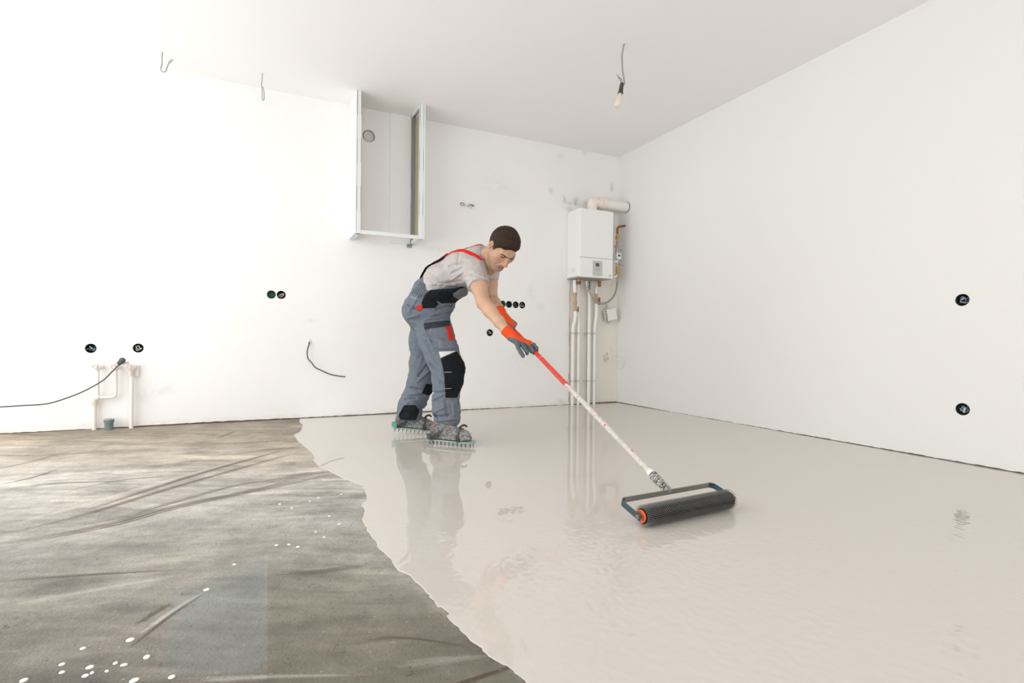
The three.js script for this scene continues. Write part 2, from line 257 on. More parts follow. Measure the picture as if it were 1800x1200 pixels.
// ---------- round installation boxes let into the walls ----------
const boxPlastic = mat(0x1d2a24, 0.55), boxGreen = mat(0x3f6355, 0.5), wireMats = { white: mat(0xe6e2d8, 0.5), blue: mat(0x2f86c8, 0.45), yellow: mat(0xc9b070, 0.5), grey: mat(0x9aa09c, 0.5), dark: mat(0x2c2f2c, 0.5), copper: mat(0xb98b6a, 0.4, 0.6) };
const cup = (r, depth, t = 0.0022) => new THREE.LatheGeometry([[0, -depth], [r, -depth], [r, -0.001], [r - t, -0.001], [r - t, -depth + t], [0, -depth + t]].map(([a, b]) => new THREE.Vector2(a, b)), 28).rotateX(Math.PI / 2);
const SOCKET = [
  ['round wall box with blue and white wires on the left above the capped water pipes', boxPlastic, ['blue', 'blue', 'white', 'yellow', 'dark'], null],
  ['round wall box with loose white wires above the single right-hand water pipe', boxPlastic, ['white', 'white', 'grey', 'white'], null],
  ['empty green round wall box, left one of the touching pair on the back wall', boxGreen, [], null],
  ['round wall box with folded pale wires, right one of the touching pair', boxPlastic, ['white', 'grey', 'white', 'yellow'], null],
  ['round wall box with a yellow wire, leftmost in the row of four beside the worker', boxGreen, ['yellow', 'yellow'], 'row'],
  ['empty dark green round wall box, second from the left in the row of four', boxPlastic, [], 'row'],
  ['round wall box with thin grey wire, third from left in the row of four', boxPlastic, ['grey', 'copper'], 'row'],
  ['round wall box with white wire ends, rightmost in the row of four', boxPlastic, ['white', 'white', 'dark'], 'row'],
  ['single round wall box with wires just left of the worker\'s bare forearm', boxPlastic, ['white', 'grey', 'yellow'], null],
  ['upper round wall box with coiled wires on the right-hand wall', boxPlastic, ['grey', 'white', 'blue', 'copper', 'grey'], null],
  ['lower round wall box with coiled wires on the right-hand wall near the floor', boxPlastic, ['white', 'grey', 'white', 'grey', 'blue'], null],
];
SOCK.forEach(([, , side], i) => {
  const [label, m, wires, row] = SOCKET[i], t = thing('wall_box', sockAt[i], label, 'electrical box', row ? 'row of four wall boxes beside the worker' : undefined);
  if (side) t.rotation.y = -Math.PI / 2;
  mesh('box_shell', [cup(0.0325, 0.045), box(0.004, 0.01, 0.02, 0.0295, 0, -0.014), box(0.004, 0.01, 0.02, -0.0295, 0, -0.014)], m, t);
  wires.forEach((w, k) => {
    const a0 = rr(0, 6.28), n = 5, pts = [V(Math.cos(a0) * 0.02, Math.sin(a0) * 0.02, -0.042)];
    for (let j = 1; j <= n; j++) { const a = a0 + j * rr(0.5, 1.0) * (k % 2 ? -1 : 1), q = rr(0.008, 0.023); pts.push(V(Math.cos(a) * q, Math.sin(a) * q * 0.9, lerp(-0.034, -0.006, j / n))); }
    mesh('wire', tube(pts, w === 'blue' ? 0.0034 : 0.0024, 30, 6), wireMats[w], t);
  });
});

// ---------- capped water pipes and drain on the left of the back wall ----------
const ppr = mat(0xefe8e2, 0.42), pprW = mat(0xf3f2ee, 0.42), pprCap = mat(0xe9d9cd, 0.45), collar = mat(0xddd2c4, 0.5), greyPvc = mat(0x6f7c7d, 0.5);
const onW = (px, py, z, o) => onBack(px, py, z).sub(o);
function stub(o, px, py, parent) {                              // outlet elbow that looks into the room, closed by a screw cap
  const p = onW(px, py, 0.055, o);
  mesh('outlet_cap', [rod(V(p.x, p.y, 0.045), V(p.x, p.y, 0.078), 0.0185, 0.0175, 18), new THREE.TorusGeometry(0.0125, 0.003, 8, 18).translate(p.x, p.y, 0.078)], pprCap, parent);
  mesh('wall_elbow', [rod(V(p.x + 0.02, p.y - 0.004, 0), V(p.x + 0.02, p.y - 0.004, 0.05), 0.017), new THREE.SphereGeometry(0.02, 14, 10).translate(p.x + 0.012, p.y - 0.012, 0.05)], ppr, parent);
}
{
  const o = onBack(168, 753).setZ(0); o.y = 0;
  const t = thing('water_pipe', o, 'pair of joined white plastic water pipes with two capped outlets, left on the back wall', 'pipe');
  const A = onW(171.5, 648, 0.045, o), B = onW(172, 698, 0.045, o), C = onW(166, 700, 0.03, o), D = V(C.x, 0.001, 0.03);
  mesh('pipe_run', piped([A, B.clone().setY(B.y - 0.012)], 0.0115), ppr, t);
  mesh('pipe_run', piped([V(C.x, C.y + 0.01, 0.03), D], 0.0135), ppr, t);
  mesh('tee_joint', [new THREE.SphereGeometry(0.018, 16, 12).translate(B.x, B.y, 0.045), rod(B, V(C.x, C.y, 0.03), 0.014)], ppr, t);
  const E1 = onW(203.5, 648, 0.045, o), F = onW(203.5, 698, 0.045, o);
  mesh('pipe_run', piped([E1, V(F.x, B.y - 0.002, 0.045), V(B.x, B.y - 0.002, 0.045)], 0.0115, 0.03), ppr, t);
  const K = onW(166, 708, 0.03, o); mesh('coupling', rod(V(K.x, K.y - 0.018, 0.03), V(K.x, K.y + 0.018, 0.03), 0.0185, 0.0185, 18), collar, t);
  stub(o, 168, 644, t); stub(o, 200, 644, t);
}
{
  const o = onBack(230, 750).setZ(0); o.y = 0;
  const t = thing('water_pipe', o, 'single straight white plastic water pipe with capped outlet, right of the joined pair', 'pipe');
  const A = onW(231.5, 652, 0.04, o); mesh('pipe_run', piped([A, V(A.x, 0.001, 0.04)], 0.0135), ppr, t);
  const K = onW(230, 656, 0.04, o); mesh('coupling', rod(V(K.x, K.y - 0.02, 0.04), V(K.x, K.y + 0.02, 0.04), 0.018, 0.018, 18), collar, t);
  mesh('wall_plate', box(0.055, 0.085, 0.022, A.x + 0.012, A.y + 0.0, 0.011, 0.004), ppr, t);
  stub(o, 227.5, 644, t);
}
{
  const p = onBack(191.5, 752, 0.07); p.y = 0;
  const t = thing('drain_stub', p, 'short grey plastic drain pipe stub standing open on the floor between the water pipes', 'drain pipe');
  const prof = [[0.0265, 0], [0.0265, 0.052], [0.031, 0.054], [0.031, 0.078], [0.027, 0.078], [0.025, 0.06], [0.025, 0]].map(([a, b]) => new THREE.Vector2(a, b));
  mesh('pipe_body', new THREE.LatheGeometry(prof, 28), greyPvc, t); mesh('seal_ring', new THREE.TorusGeometry(0.029, 0.0035, 8, 28).rotateX(Math.PI / 2).translate(0, 0.077, 0), mat(0xb9bcb8, 0.4), t);
}
const cableGrey = mat(0x565b59, 0.5);
{
  const a = onBack(211, 637, 0.1), t = thing('power_cable', a, 'long dark cable sagging left from its plug on the water pipe outlets', 'cable');
  const pts = [[208.5, 642, .1], [204, 646, .105], [196, 654, .105], [180, 669, .1], [150, 686, .09], [118, 699, .08], [82, 709.5, .08], [40, 712.5, .08], [0, 715, .08], [-50, 717, .08]].map(([x, y, z]) => onBack(x, y, z).sub(a));
  mesh('cord', tube(pts, 0.0046, 90, 8), cableGrey, t);
  const dir = pts[0].clone().sub(pts[1]).normalize();
  mesh('plug', [rod(dir.clone().multiplyScalar(-0.018), dir.clone().multiplyScalar(0.02), 0.013, 0.02, 16), new THREE.SphereGeometry(0.021, 16, 12).scale(1, 1, 0.8).translate(dir.x * 0.02, dir.y * 0.02, 0)], mat(0x4a504e, 0.5), t);
  mesh('pin', [rod(V(0.012, -0.012, 0), V(0.05, -0.006, -0.02), 0.003), rod(V(0.016, -0.004, -0.012), V(0.045, 0.004, -0.03), 0.003)], mat(0xb8bab8, 0.3, 0.8), t);
}
{
  const a = onBack(543, 600), t = thing('cable_end', a, 'short dark cable curling out of the bare wall left of the worker', 'cable');
  const pts = [[543, 599, 0], [543.3, 605, .02], [540.8, 613.3, .035], [540, 621.7, .045], [541.7, 630, .05], [548.3, 638, .06], [555, 646, .065], [566.7, 651.7, .07], [580, 657.5, .075], [593.3, 660.3, .08], [606.3, 662, .08]].map(([x, y, z]) => onBack(x, y, z).sub(a));
  mesh('cord', tube(pts, 0.0052, 70, 8), cableGrey, t);
  mesh('putty_collar', new THREE.SphereGeometry(0.016, 12, 10).scale(1, 1.5, 0.6).translate(0, 0, 0.001), mat(0xe9e7e2, 0.9), t);
}

// ---------- wires out of the ceiling, bulb ----------
const wireGrey = mat(0x9d9d98, 0.5);
function ceilingWire(pts, more, r, label) {
  const a = onLevel(pts[0][0], pts[0][1], CEIL), d = a.clone().sub(EYE).dot(FWD), at = ([x, y]) => along(x, y, d).sub(a), t = thing('ceiling_wire', a, label, 'wire');
  mesh('cord', tube(pts.map(at), r, 50, 7), wireGrey, t); if (more) mesh('cord_end', tube(more.map(at), r * 0.7, 20, 7), wireGrey, t);
}
ceilingWire([[285.3, 92], [284.7, 100], [284.7, 110.7], [283, 120], [284, 124.7], [287.3, 126.7], [291.3, 124.7], [293.3, 120], [296, 112], [300, 109], [303.3, 105]], [[296, 112], [297.5, 108], [300, 104.5]], 0.004, 'bent grey wire hook hanging from the ceiling at far left');
ceilingWire([[461, 128.7], [460.7, 140], [459.7, 146.7], [460.7, 157], [461.3, 173], [463, 176.7], [464.4, 173], [464, 161], [462, 153]], null, 0.0034, 'thin grey wire loop hanging from the ceiling left of the metal-framed box');
{
  const a = onLevel(1097, 77, CEIL), d = a.clone().sub(EYE).dot(FWD), at = (x, y) => along(x, y, d).sub(a);
  const t = thing('pendant_bulb', a, 'bare unlit light bulb in a black socket hanging from a ceiling cable', 'light bulb');
  mesh('cord', tube([at(1097, 77), at(1095, 86.8), at(1093.3, 97.3), at(1093.6, 110), at(1094.4, 125), at(1096.8, 139), at(1097.4, 147), at(1095, 150), at(1093.5, 149)], 0.0052, 60, 8), mat(0x9a9690, 0.5), t);
  mesh('loose_wire', [tube([at(1085, 132), at(1088, 136), at(1090, 140), at(1092, 146), at(1093, 149)], 0.0022, 24, 6), tube([at(1087, 137), at(1091, 138), at(1093.5, 141), at(1093, 148)], 0.0022, 24, 6)], mat(0x5a5f5e, 0.4), t);
  const S0 = at(1093.3, 147), S1 = at(1090.6, 164), B1 = at(1084.6, 189), ax = S1.clone().sub(S0).normalize();
  mesh('socket', [rod(S0, S1, 0.0125, 0.017, 20), rod(S0.clone().addScaledVector(ax, -0.006), S0, 0.008, 0.0125, 16), new THREE.TorusGeometry(0.0172, 0.0025, 8, 20).applyQuaternion(new THREE.Quaternion().setFromUnitVectors(V(0, 0, 1), ax)).translate(S1.x, S1.y, S1.z)], mat(0x3b3d3d, 0.4), t);
  const L = B1.distanceTo(S1), prof = [[0.0001, 0], [0.013, 0], [0.0135, 0.16], [0.015, 0.24], [0.0225, 0.48], [0.0262, 0.66], [0.0262, 0.76], [0.022, 0.89], [0.013, 0.975], [0.0001, 1]].map(([r, y]) => new THREE.Vector2(r, y * L));
  const q = new THREE.Quaternion().setFromUnitVectors(V(0, 1, 0), B1.clone().sub(S1).normalize());
  mesh('light_bulb', new THREE.LatheGeometry(new THREE.SplineCurve(prof).getPoints(40).map((p) => new THREE.Vector2(Math.max(0.0001, p.x), p.y)), 28).applyQuaternion(q).translate(S1.x, S1.y, S1.z), mat(0xf4ebe2, 0.12, 0, { transmission: 0.35, thickness: 0, clearcoat: 0.6 }), t);
  mesh('bulb_cap', rod(S1.clone().addScaledVector(ax, -0.004), S1.clone().addScaledVector(ax, 0.012), 0.0138, 0.0138, 18), mat(0xc9ad83, 0.35, 0.7), t);
}
{
  const a = onBack(820, 360), t = thing('wire_clip', a, 'small twisted wire eyelets sticking out of the wall above the worker\'s head', 'wire');
  const ring = []; for (let i = 0; i <= 14; i++) { const k = (i / 14) * 6.28; ring.push(onBack(812.7 + 3.4 * Math.cos(k), 358.4 + 2.1 * Math.sin(k) + 0.7 * Math.cos(k), 0.035).sub(a)); }
  mesh('eyelet', tube(ring, 0.0032, 40, 6), mat(0x6a6b66, 0.4, 0.5), t);
  mesh('hook', tube([[823.5, 362], [824.5, 360], [827.3, 359], [830, 359.8], [833.4, 361.4], [832, 362.3], [828, 361]].map(([x, y]) => onBack(x, y, 0.04).sub(a)), 0.0036, 40, 6), mat(0x6a6b66, 0.4, 0.5), t);
  mesh('lead', [tube([[815.8, 359.3], [819, 360.2], [823, 361.5], [826, 364.5], [830, 365.8]].map(([x, y]) => onBack(x, y, 0.025).sub(a)), 0.0022, 30, 6), rod(onBack(819.5, 360.3, 0).sub(a), onBack(819.5, 360.3, 0.026).sub(a), 0.003)], mat(0xbdbab2, 0.5), t);
}

// ---------- open metal-framed box built down from the ceiling ----------
{
  const FL = onLevel(629, 158, CEIL), FR = onLevel(745, 183, CEIL), zF = (FL.z + FR.z) / 2, W = FR.x - FL.x, yB = (along(629, 410, FL.clone().sub(EYE).dot(FWD)).y + along(743.5, 420, FR.clone().sub(EYE).dot(FWD)).y) / 2;
  const H = CEIL - yB, t = thing('duct_box', V(FL.x, yB, 0), 'open white box of metal studs and board hanging from the ceiling against the back wall', 'duct box');
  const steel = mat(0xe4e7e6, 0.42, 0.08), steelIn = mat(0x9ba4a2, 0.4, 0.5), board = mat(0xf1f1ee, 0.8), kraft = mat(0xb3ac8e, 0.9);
  const top = H - 0.0005, s = 0.028;
  mesh('side_board', boxLH([-0.014, 0, 0.0005], [-0.0015, top, zF - 0.002]), board, t);
  mesh('side_board', boxLH([W + 0.0015, 0.0, 0.0005], [W + 0.014, top, zF - 0.002]), board, t);
  mesh('board_backing', boxLH([W - 0.0005, 0.03, 0.04], [W + 0.0014, top - 0.03, zF - 0.045]), kraft, t).userData.label = 'yellowish paper back of the right board';
  mesh('back_board', boxLH([W * 0.6, 0.004, 0.0005], [W - 0.03, top, 0.0125]), board, t);
  // C-shaped studs: a face and two flanges, open at the back
  const stud = (name, x0, x1, z0, z1, m, face) => mesh(name, face === 'front' ? [boxLH([x0, 0, z1 - 0.002], [x1, top, z1]), boxLH([x0, 0, z0], [x0 + 0.002, top, z1]), boxLH([x1 - 0.002, 0, z0], [x1, top, z1])] : [boxLH([x0, 0, z0], [x0 + 0.002, top, z1]), boxLH([x0, 0, z0], [x1, top, z0 + 0.002]), boxLH([x0, 0, z1 - 0.002], [x1, top, z1])], m, t);
  stud('corner_stud', 0, 0.032, zF - 0.045, zF, steel, 'front');
  stud('corner_stud', W - 0.034, W + 0.0005, zF - 0.028, zF, steel, 'front');
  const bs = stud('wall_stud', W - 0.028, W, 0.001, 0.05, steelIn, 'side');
  mesh('slot_plate', boxLH([W - 0.0302, H * 0.34, 0.016], [W - 0.0282, H * 0.43, 0.042]), mat(0xb9bfbe, 0.35, 0.6), bs);
  for (const k of [0.36, 0.41]) mesh('screw', rod(V(W - 0.031, H * k, 0.029), V(W - 0.0295, H * k, 0.029), 0.005, 0.005, 10), mat(0x6f5f50, 0.5, 0.5), bs);
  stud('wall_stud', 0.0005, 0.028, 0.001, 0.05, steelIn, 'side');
  mesh('bottom_rail', [boxLH([0.03, 0, zF - 0.004], [W - 0.03, 0.03, zF - 0.002]), boxLH([0.03, 0, zF - 0.03], [W - 0.03, 0.002, zF - 0.003])], steel, t);
  mesh('side_rail', [boxLH([0, -0.0008, 0.001], [0.032, 0.0012, zF - 0.046]), boxLH([0.0305, 0, 0.001], [0.032, 0.028, zF - 0.046])], steel, t);
  mesh('side_rail', [boxLH([W - 0.034, -0.0008, 0.001], [W, 0.0012, zF - 0.03]), boxLH([W - 0.034, 0, 0.06], [W - 0.032, 0.026, zF - 0.03])], steel, t);
  mesh('top_rail', [boxLH([W - 0.034, top - 0.028, 0.052], [W - 0.032, top, zF - 0.03]), boxLH([W - 0.03, top - 0.002, 0.052], [W, top, zF - 0.03])], steel, t);
  mesh('bracket', [boxLH([W - 0.06, -0.028, 0.001], [W - 0.012, -0.001, 0.003]), boxLH([W - 0.06, -0.004, 0.003], [W - 0.012, -0.0015, 0.05])], steelIn, t);
}
{
  const t = thing('vent_pipe', ventAt, 'round grey vent hole in the wall inside the metal-framed box', 'vent');
  mesh('pipe_sleeve', cup(0.0535, 0.055, 0.003), mat(0xd2cfcb, 0.6), t);
  mesh('damper', new THREE.CylinderGeometry(0.049, 0.049, 0.003, 28).rotateX(Math.PI / 2).rotateY(0.25).translate(0.003, 0, -0.02), mat(0xd6d3cf, 0.5, 0.0), t);
}

// ---------- wall-hung gas boiler, flue, gas line, pipes ----------
const boilerWhite = mat(0xf2f2ef, 0.35), copperM = mat(0x9a6446, 0.4, 0.7), brass = mat(0xb59a78, 0.42, 0.55), brassRed = mat(0x9c4a3a, 0.5, 0.3), steelHose = mat(0x9c9f97, 0.38, 0.6), chrome = mat(0xb9b7b0, 0.3, 0.7);
const bx0 = onBack(997, 374).x, byT = onBack(997.5, 374).y, byB = onBack(995.5, 491).y, bs0 = sight(1020, 400), bd = (bx0 - EYE.x) / bs0.x, bzF = EYE.z + bs0.z * bd, bx1 = onBack(1078.3, 400, bzF).x;
{
  const W = bx1 - bx0, H = byT - byB, D = bzF, t = thing('gas_boiler', V(bx0, byB, 0), 'white wall-hung gas boiler with a small grey control panel in the corner', 'boiler');
  const seam = onBack(1030, 452, bzF).y - byB;
  mesh('casing', boxLH([0, 0.012, 0.001], [W, H, D - 0.02], 0.006), boilerWhite, t);
  mesh('front_cover', boxLH([0.001, seam + 0.001, D - 0.024], [W - 0.001, H - 0.001, D], 0.006), boilerWhite, t);
  const low = mesh('lower_cover', boxLH([0.001, 0.004, D - 0.024], [W - 0.001, seam - 0.001, D - 0.001], 0.006), boilerWhite, t);
  mesh('base_plate', boxLH([0.006, 0.0, 0.002], [W - 0.006, 0.012, D - 0.022]), mat(0xa9a8a2, 0.5, 0.4), t);
  const c0 = onBack(1041.7, 484, bzF), c1 = onBack(1058.3, 459, bzF), x0 = c0.x - bx0, x1 = c1.x - bx0, y0 = c0.y - byB, y1 = c1.y - byB, cw = x1 - x0, ch = y1 - y0;
  const pn = mesh('control_panel', boxLH([x0, y0, D - 0.002], [x1, y1, D + 0.005], 0.002), mat(0xc3c6c4, 0.4), t);
  mesh('screen', boxLH([x0 + cw * 0.28, y0 + ch * 0.62, D + 0.004], [x0 + cw * 0.68, y0 + ch * 0.84, D + 0.007], 0.001), mat(0x565c58, 0.25), pn);
  for (const [a, b] of [[0.32, 0.44], [0.66, 0.44], [0.49, 0.35], [0.49, 0.53]]) mesh('button', rod(V(x0 + cw * a, y0 + ch * b, D + 0.004), V(x0 + cw * a, y0 + ch * b, D + 0.007), 0.006, 0.0055, 14), mat(0x8f9391, 0.4), pn);
  mesh('button', rod(V(x0 + cw * 0.49, y0 + ch * 0.44, D + 0.004), V(x0 + cw * 0.49, y0 + ch * 0.44, D + 0.0075), 0.007, 0.0065, 16), mat(0xe9e9e6, 0.4), pn);
  mesh('lamp', rod(V(x0 + cw * 0.88, y0 + ch * 0.79, D + 0.004), V(x0 + cw * 0.88, y0 + ch * 0.79, D + 0.0065), 0.0045, 0.004, 12), mat(0x7d8280, 0.35), pn);
  const kn = onBack(1072, 484.5, bzF).sub(V(bx0, byB, 0)); mesh('knob', rod(V(kn.x, kn.y, D - 0.002), V(kn.x, kn.y, D + 0.008), 0.011, 0.009, 18), mat(0xb9bab7, 0.35), t);
  mesh('vent_slot', [0, 1, 2, 3].map((i) => boxLH([0.003 - 0.004, 0.06 + i * 0.012, D * 0.35], [0.0012, 0.064 + i * 0.012, D * 0.65])), mat(0xcfcfca, 0.5), t);
}
{
  const e = onBack(1080, 361, 0.15), z = 0.15, y = e.y, xs = onBack(1041, 357, z).x, o = V(xs, byT, z), t = thing('flue_pipe', o, 'white round flue pipe bending from the boiler top into the right-hand wall', 'flue pipe');
  const fl = mat(0xf1ebe4, 0.45), cream = mat(0xf3e6da, 0.5), r = 0.052, h = y - byT;
  const path = new THREE.CurvePath(); path.add(new THREE.LineCurve3(V(0, 0.001, 0), V(0, h - 0.05, 0))); path.add(new THREE.QuadraticBezierCurve3(V(0, h - 0.05, 0), V(0, h, 0), V(0.05, h, 0))); path.add(new THREE.LineCurve3(V(0.05, h, 0), V(0.09, h, 0)));
  mesh('elbow', [new THREE.TubeGeometry(path, 40, r, 28), new THREE.SphereGeometry(r, 24, 16).translate(-0.0, h - 0.01, 0)], cream, t);
  mesh('pipe_run', rod(V(0.07, h, 0), V(-xs - 0.001, h, 0), r, r, 32), fl, t);
  for (const [x, q] of [[0.075, 0.062], [0.11, 0.065]]) mesh('collar', [rod(V(x, h, 0), V(x + 0.026, h, 0), q, q, 32), new THREE.TorusGeometry(q - 0.003, 0.004, 8, 32).rotateY(Math.PI / 2).translate(x, h, 0), new THREE.TorusGeometry(q - 0.003, 0.004, 8, 32).rotateY(Math.PI / 2).translate(x + 0.026, h, 0)], cream, t);
  mesh('seal_ring', new THREE.TorusGeometry(r + 0.001, 0.0035, 8, 36).rotateY(Math.PI / 2).translate(-xs - 0.006, h, 0), mat(0x6d6a62, 0.6), t);
  mesh('base_flange', rod(V(0, 0.0005, 0), V(0, 0.012, 0), r + 0.014, r + 0.01, 32), fl, t);
}
const clipMat = mat(0xd9d2c8, 0.45);
function clip(x, y, z, r, parent) { mesh('pipe_clip', [new THREE.TorusGeometry(r + 0.003, 0.003, 8, 20).rotateX(Math.PI / 2).scale(1, 2.4, 1).translate(x, y, z), rod(V(x - r - 0.014, y, 0), V(x - r - 0.014, y, z + 0.004), 0.006), box(0.02, 0.011, 0.008, x - r - 0.01, y, z, 0.002)], clipMat, parent); }
const riserZ = 0.05;
function riser(px, top, r, label) {                             // vertical pipe from the floor, clipped to the wall twice
  const a = onBack(px, 690, riserZ), o = V(a.x, 0.005, 0), t = thing('heating_pipe', o, label, 'pipe'), y = onBack(px, top, riserZ).y - 0.005;
  mesh('pipe_run', piped([V(0, 0, riserZ), V(0, y, riserZ)], r, 0, 18), pprW, t);
  for (const py of [585.5, 669]) clip(0, onBack(px, py, riserZ).y - 0.005, riserZ, r, t);
  return [t, o, y];
}
const at3 = (px, py, z, o) => onBack(px, py, z).sub(o);
{
  const [t, o, y] = riser(1006, 576, 0.0155, 'leftmost white pipe below the boiler, stepped sideways under a brass valve');
  const A = at3(1011, 560, 0.07, o), B = at3(1011, 548, 0.07, o);
  mesh('offset_bend', [piped([V(0, y - 0.03, riserZ), V(0, y + 0.01, riserZ), V(A.x, A.y - 0.01, 0.07), V(A.x, B.y, 0.07)], 0.0175, 0.03, 16)], pprW, t);
  const C = at3(1010.5, 514, 0.07, o), D = at3(1010, 492, 0.07, o); D.y = Math.min(D.y, byB - 0.004 - o.y);
  mesh('valve_body', [rod(V(A.x, B.y - 0.01, 0.07), V(A.x, B.y + 0.03, 0.07), 0.017, 0.017, 6), rod(V(A.x, B.y + 0.03, 0.07), V(C.x, C.y, 0.07), 0.012), rod(V(A.x, B.y + 0.085, 0.07), V(A.x, B.y + 0.115, 0.07), 0.017, 0.017, 12), rod(V(C.x, C.y - 0.03, 0.07), V(C.x, C.y, 0.07), 0.018, 0.018, 6), rod(V(A.x, B.y + 0.02, 0.07), V(A.x + 0.012, B.y + 0.02, 0.1), 0.009)], brass, t);
  mesh('valve_handle', box(0.012, 0.055, 0.012, A.x + 0.016, B.y + 0.025, 0.1, 0.004), brassRed, t);
  mesh('sleeve', rod(V(C.x, C.y, 0.07), V(D.x, D.y, 0.07), 0.019, 0.016, 18), pprW, t);
  const N = at3(1017, 497, 0.09, o); mesh('nut', [rod(V(N.x, N.y - 0.018, 0.09), V(N.x, N.y + 0.018, 0.09), 0.019, 0.019, 6), rod(V(N.x, N.y, 0.07), V(N.x, N.y, 0.125), 0.014, 0.014, 8)], copperM, t);
}
{
  const [t, o, y] = riser(1016, 560, 0.0145, 'thin white pipe rising straight behind the leftmost pipe under the boiler');
  const U = at3(1016.5, 492, 0.035, o); U.y = Math.min(U.y, byB - 0.004 - o.y); mesh('upper_run', piped([V(0, y - 0.01, riserZ), V(U.x * 0.5, y + 0.04, 0.036), V(U.x, U.y, 0.036)], 0.0125, 0.02), pprW, t);
}
{
  const [t, o, y] = riser(1034.5, 514, 0.0175, 'tallest thick white pipe in the middle under the boiler beside the hose');
  const U = at3(1032, 492, 0.06, o); U.y = Math.min(U.y, byB - 0.014 - o.y); mesh('upper_run', [piped([V(0, y - 0.01, riserZ), V(0, y + 0.015, riserZ), V(U.x, y + 0.05, 0.06), V(U.x, U.y, 0.06)], 0.0125, 0.015), rod(V(0, y - 0.03, riserZ), V(0, y + 0.008, riserZ), 0.021, 0.021, 20)], pprW, t);
  const M = at3(1038, 500, 0.04, o); mesh('mount_plate', boxLH([M.x - 0.012, M.y - 0.055, 0.008], [M.x + 0.022, M.y + 0.04, 0.012]), mat(0xb7b3aa, 0.4, 0.4), t);
  for (const k of [-0.04, -0.012, 0.02]) mesh('bolt', rod(V(M.x + 0.005, M.y + k, 0.01), V(M.x + 0.005, M.y + k, 0.018), 0.007, 0.007, 6), mat(0x5b5148, 0.5, 0.5), t);
}
{
  const [t, o, y] = riser(1044, 576, 0.0155, 'rightmost white pipe under the boiler, stepped right below a red valve');
  const A = at3(1048, 556, 0.06, o), B = at3(1048.5, 535, 0.06, o), C = at3(1048, 516, 0.06, o), D = at3(1052, 492, 0.06, o); D.y = Math.min(D.y, byB - 0.02 - o.y);
  mesh('offset_bend', [piped([V(0, y - 0.03, riserZ), V(0, y + 0.01, riserZ), V(A.x, A.y, 0.06), V(B.x, B.y, 0.06)], 0.0175, 0.03, 16)], pprW, t);
  mesh('valve_body', [rod(V(B.x, B.y - 0.008, 0.06), V(C.x, C.y, 0.06), 0.0155, 0.0155, 8), rod(V(B.x, B.y + 0.03, 0.06), V(B.x, B.y + 0.055, 0.06), 0.019, 0.019, 6)], brass, t);
  mesh('valve_handle', box(0.02, 0.075, 0.014, B.x + 0.014, B.y + 0.035, 0.092, 0.005), brassRed, t);
  mesh('tail_pipe', piped([V(C.x, C.y, 0.06), V(C.x, C.y + 0.05, 0.06), V(D.x, D.y, 0.06)], 0.014, 0.02), pprW, t);
  const N = at3(1054.5, 499, 0.09, o); mesh('nut', [rod(V(N.x, N.y - 0.024, 0.085), V(N.x, N.y - 0.006, 0.085), 0.018, 0.018, 6), rod(V(N.x, N.y + 0.004, 0.085), V(N.x, N.y + 0.024, 0.085), 0.018, 0.018, 6), rod(V(N.x, N.y - 0.03, 0.085), V(N.x, N.y + 0.03, 0.085), 0.011)], copperM, t);
}
{
  const z = 0.12, o = onBack(1086, 487, z), t = thing('gas_line', o, 'vertical copper gas line with yellow valves and a small white meter right of the boiler', 'gas pipe');
  const q = (x, y) => at3(x, y, z, o), top = q(1085, 405);
  mesh('copper_bend', [piped([q(1085.2, 416), V(top.x, q(1085, 399).y, 0), V(-o.x - 0.001, q(1095, 396).y, 0)], 0.0115, 0.035, 14)], copperM, t);
  mesh('upper_fitting', [rod(q(1085.3, 420), q(1085, 412), 0.015, 0.015, 8), rod(q(1085, 428), q(1085.3, 420), 0.011)], chrome, t);
  mesh('valve_body', [rod(q(1084.8, 438), q(1085, 425), 0.014, 0.014, 10), rod(q(1085, 419), q(1085, 414), 0.017, 0.017, 6)], brass, t);
  mesh('valve_handle', [box(0.018, 0.055, 0.014, q(1082, 419).x, q(1082, 419).y, 0.03, 0.005), rod(V(q(1082, 419).x, q(1082, 419).y, 0), V(q(1082, 419).x, q(1082, 419).y, 0.03), 0.006)], mat(0xd9a12e, 0.45), t);
  mesh('filter', [rod(q(1080, 432.5), q(1085, 435), 0.01, 0.013, 10), rod(q(1085, 441), q(1084.9, 428), 0.013, 0.015, 8)], mat(0xb9a893, 0.4, 0.5), t);
  mesh('nut', rod(q(1084.6, 447), q(1084.8, 437), 0.02, 0.02, 6), chrome, t); mesh('nut', rod(q(1084.8, 464.5), q(1085, 458), 0.02, 0.02, 6), chrome, t);
  const m0 = q(1085.5, 450.5), mt = mesh('meter', box(0.062, 0.066, 0.06, m0.x, m0.y, 0, 0.006), mat(0xf0f0ec, 0.4), t);
  mesh('display', box(0.026, 0.02, 0.003, m0.x, m0.y + 0.004, 0.0305), mat(0x4b504e, 0.3), mt);
  for (const p of [[q(1087, 438), q(1091, 439), q(1095.5, 440)], [q(1087, 463), q(1091, 465.5), q(1095.5, 466.5)]]) mesh('seal_wire', tube(p, 0.0018, 16, 6), mat(0x77756e, 0.4), t);
  mesh('shutoff_valve', [rod(q(1085.2, 483), q(1085, 467), 0.017, 0.017, 12), rod(q(1085.2, 486), q(1085.2, 480), 0.02, 0.02, 6)], mat(0xc9a050, 0.45, 0.2), t);
  mesh('side_pipe', [piped([q(1078.6, 460), q(1083, 460), q(1084.5, 458)].map((p, i) => p.setZ(0.02 - i * 0.005)), 0.012, 0.006), piped([q(1077, 487.5), q(1081, 486.5), q(1083.5, 484)].map((p) => p.setZ(0.01)), 0.009, 0.006)], pprW, t);
}
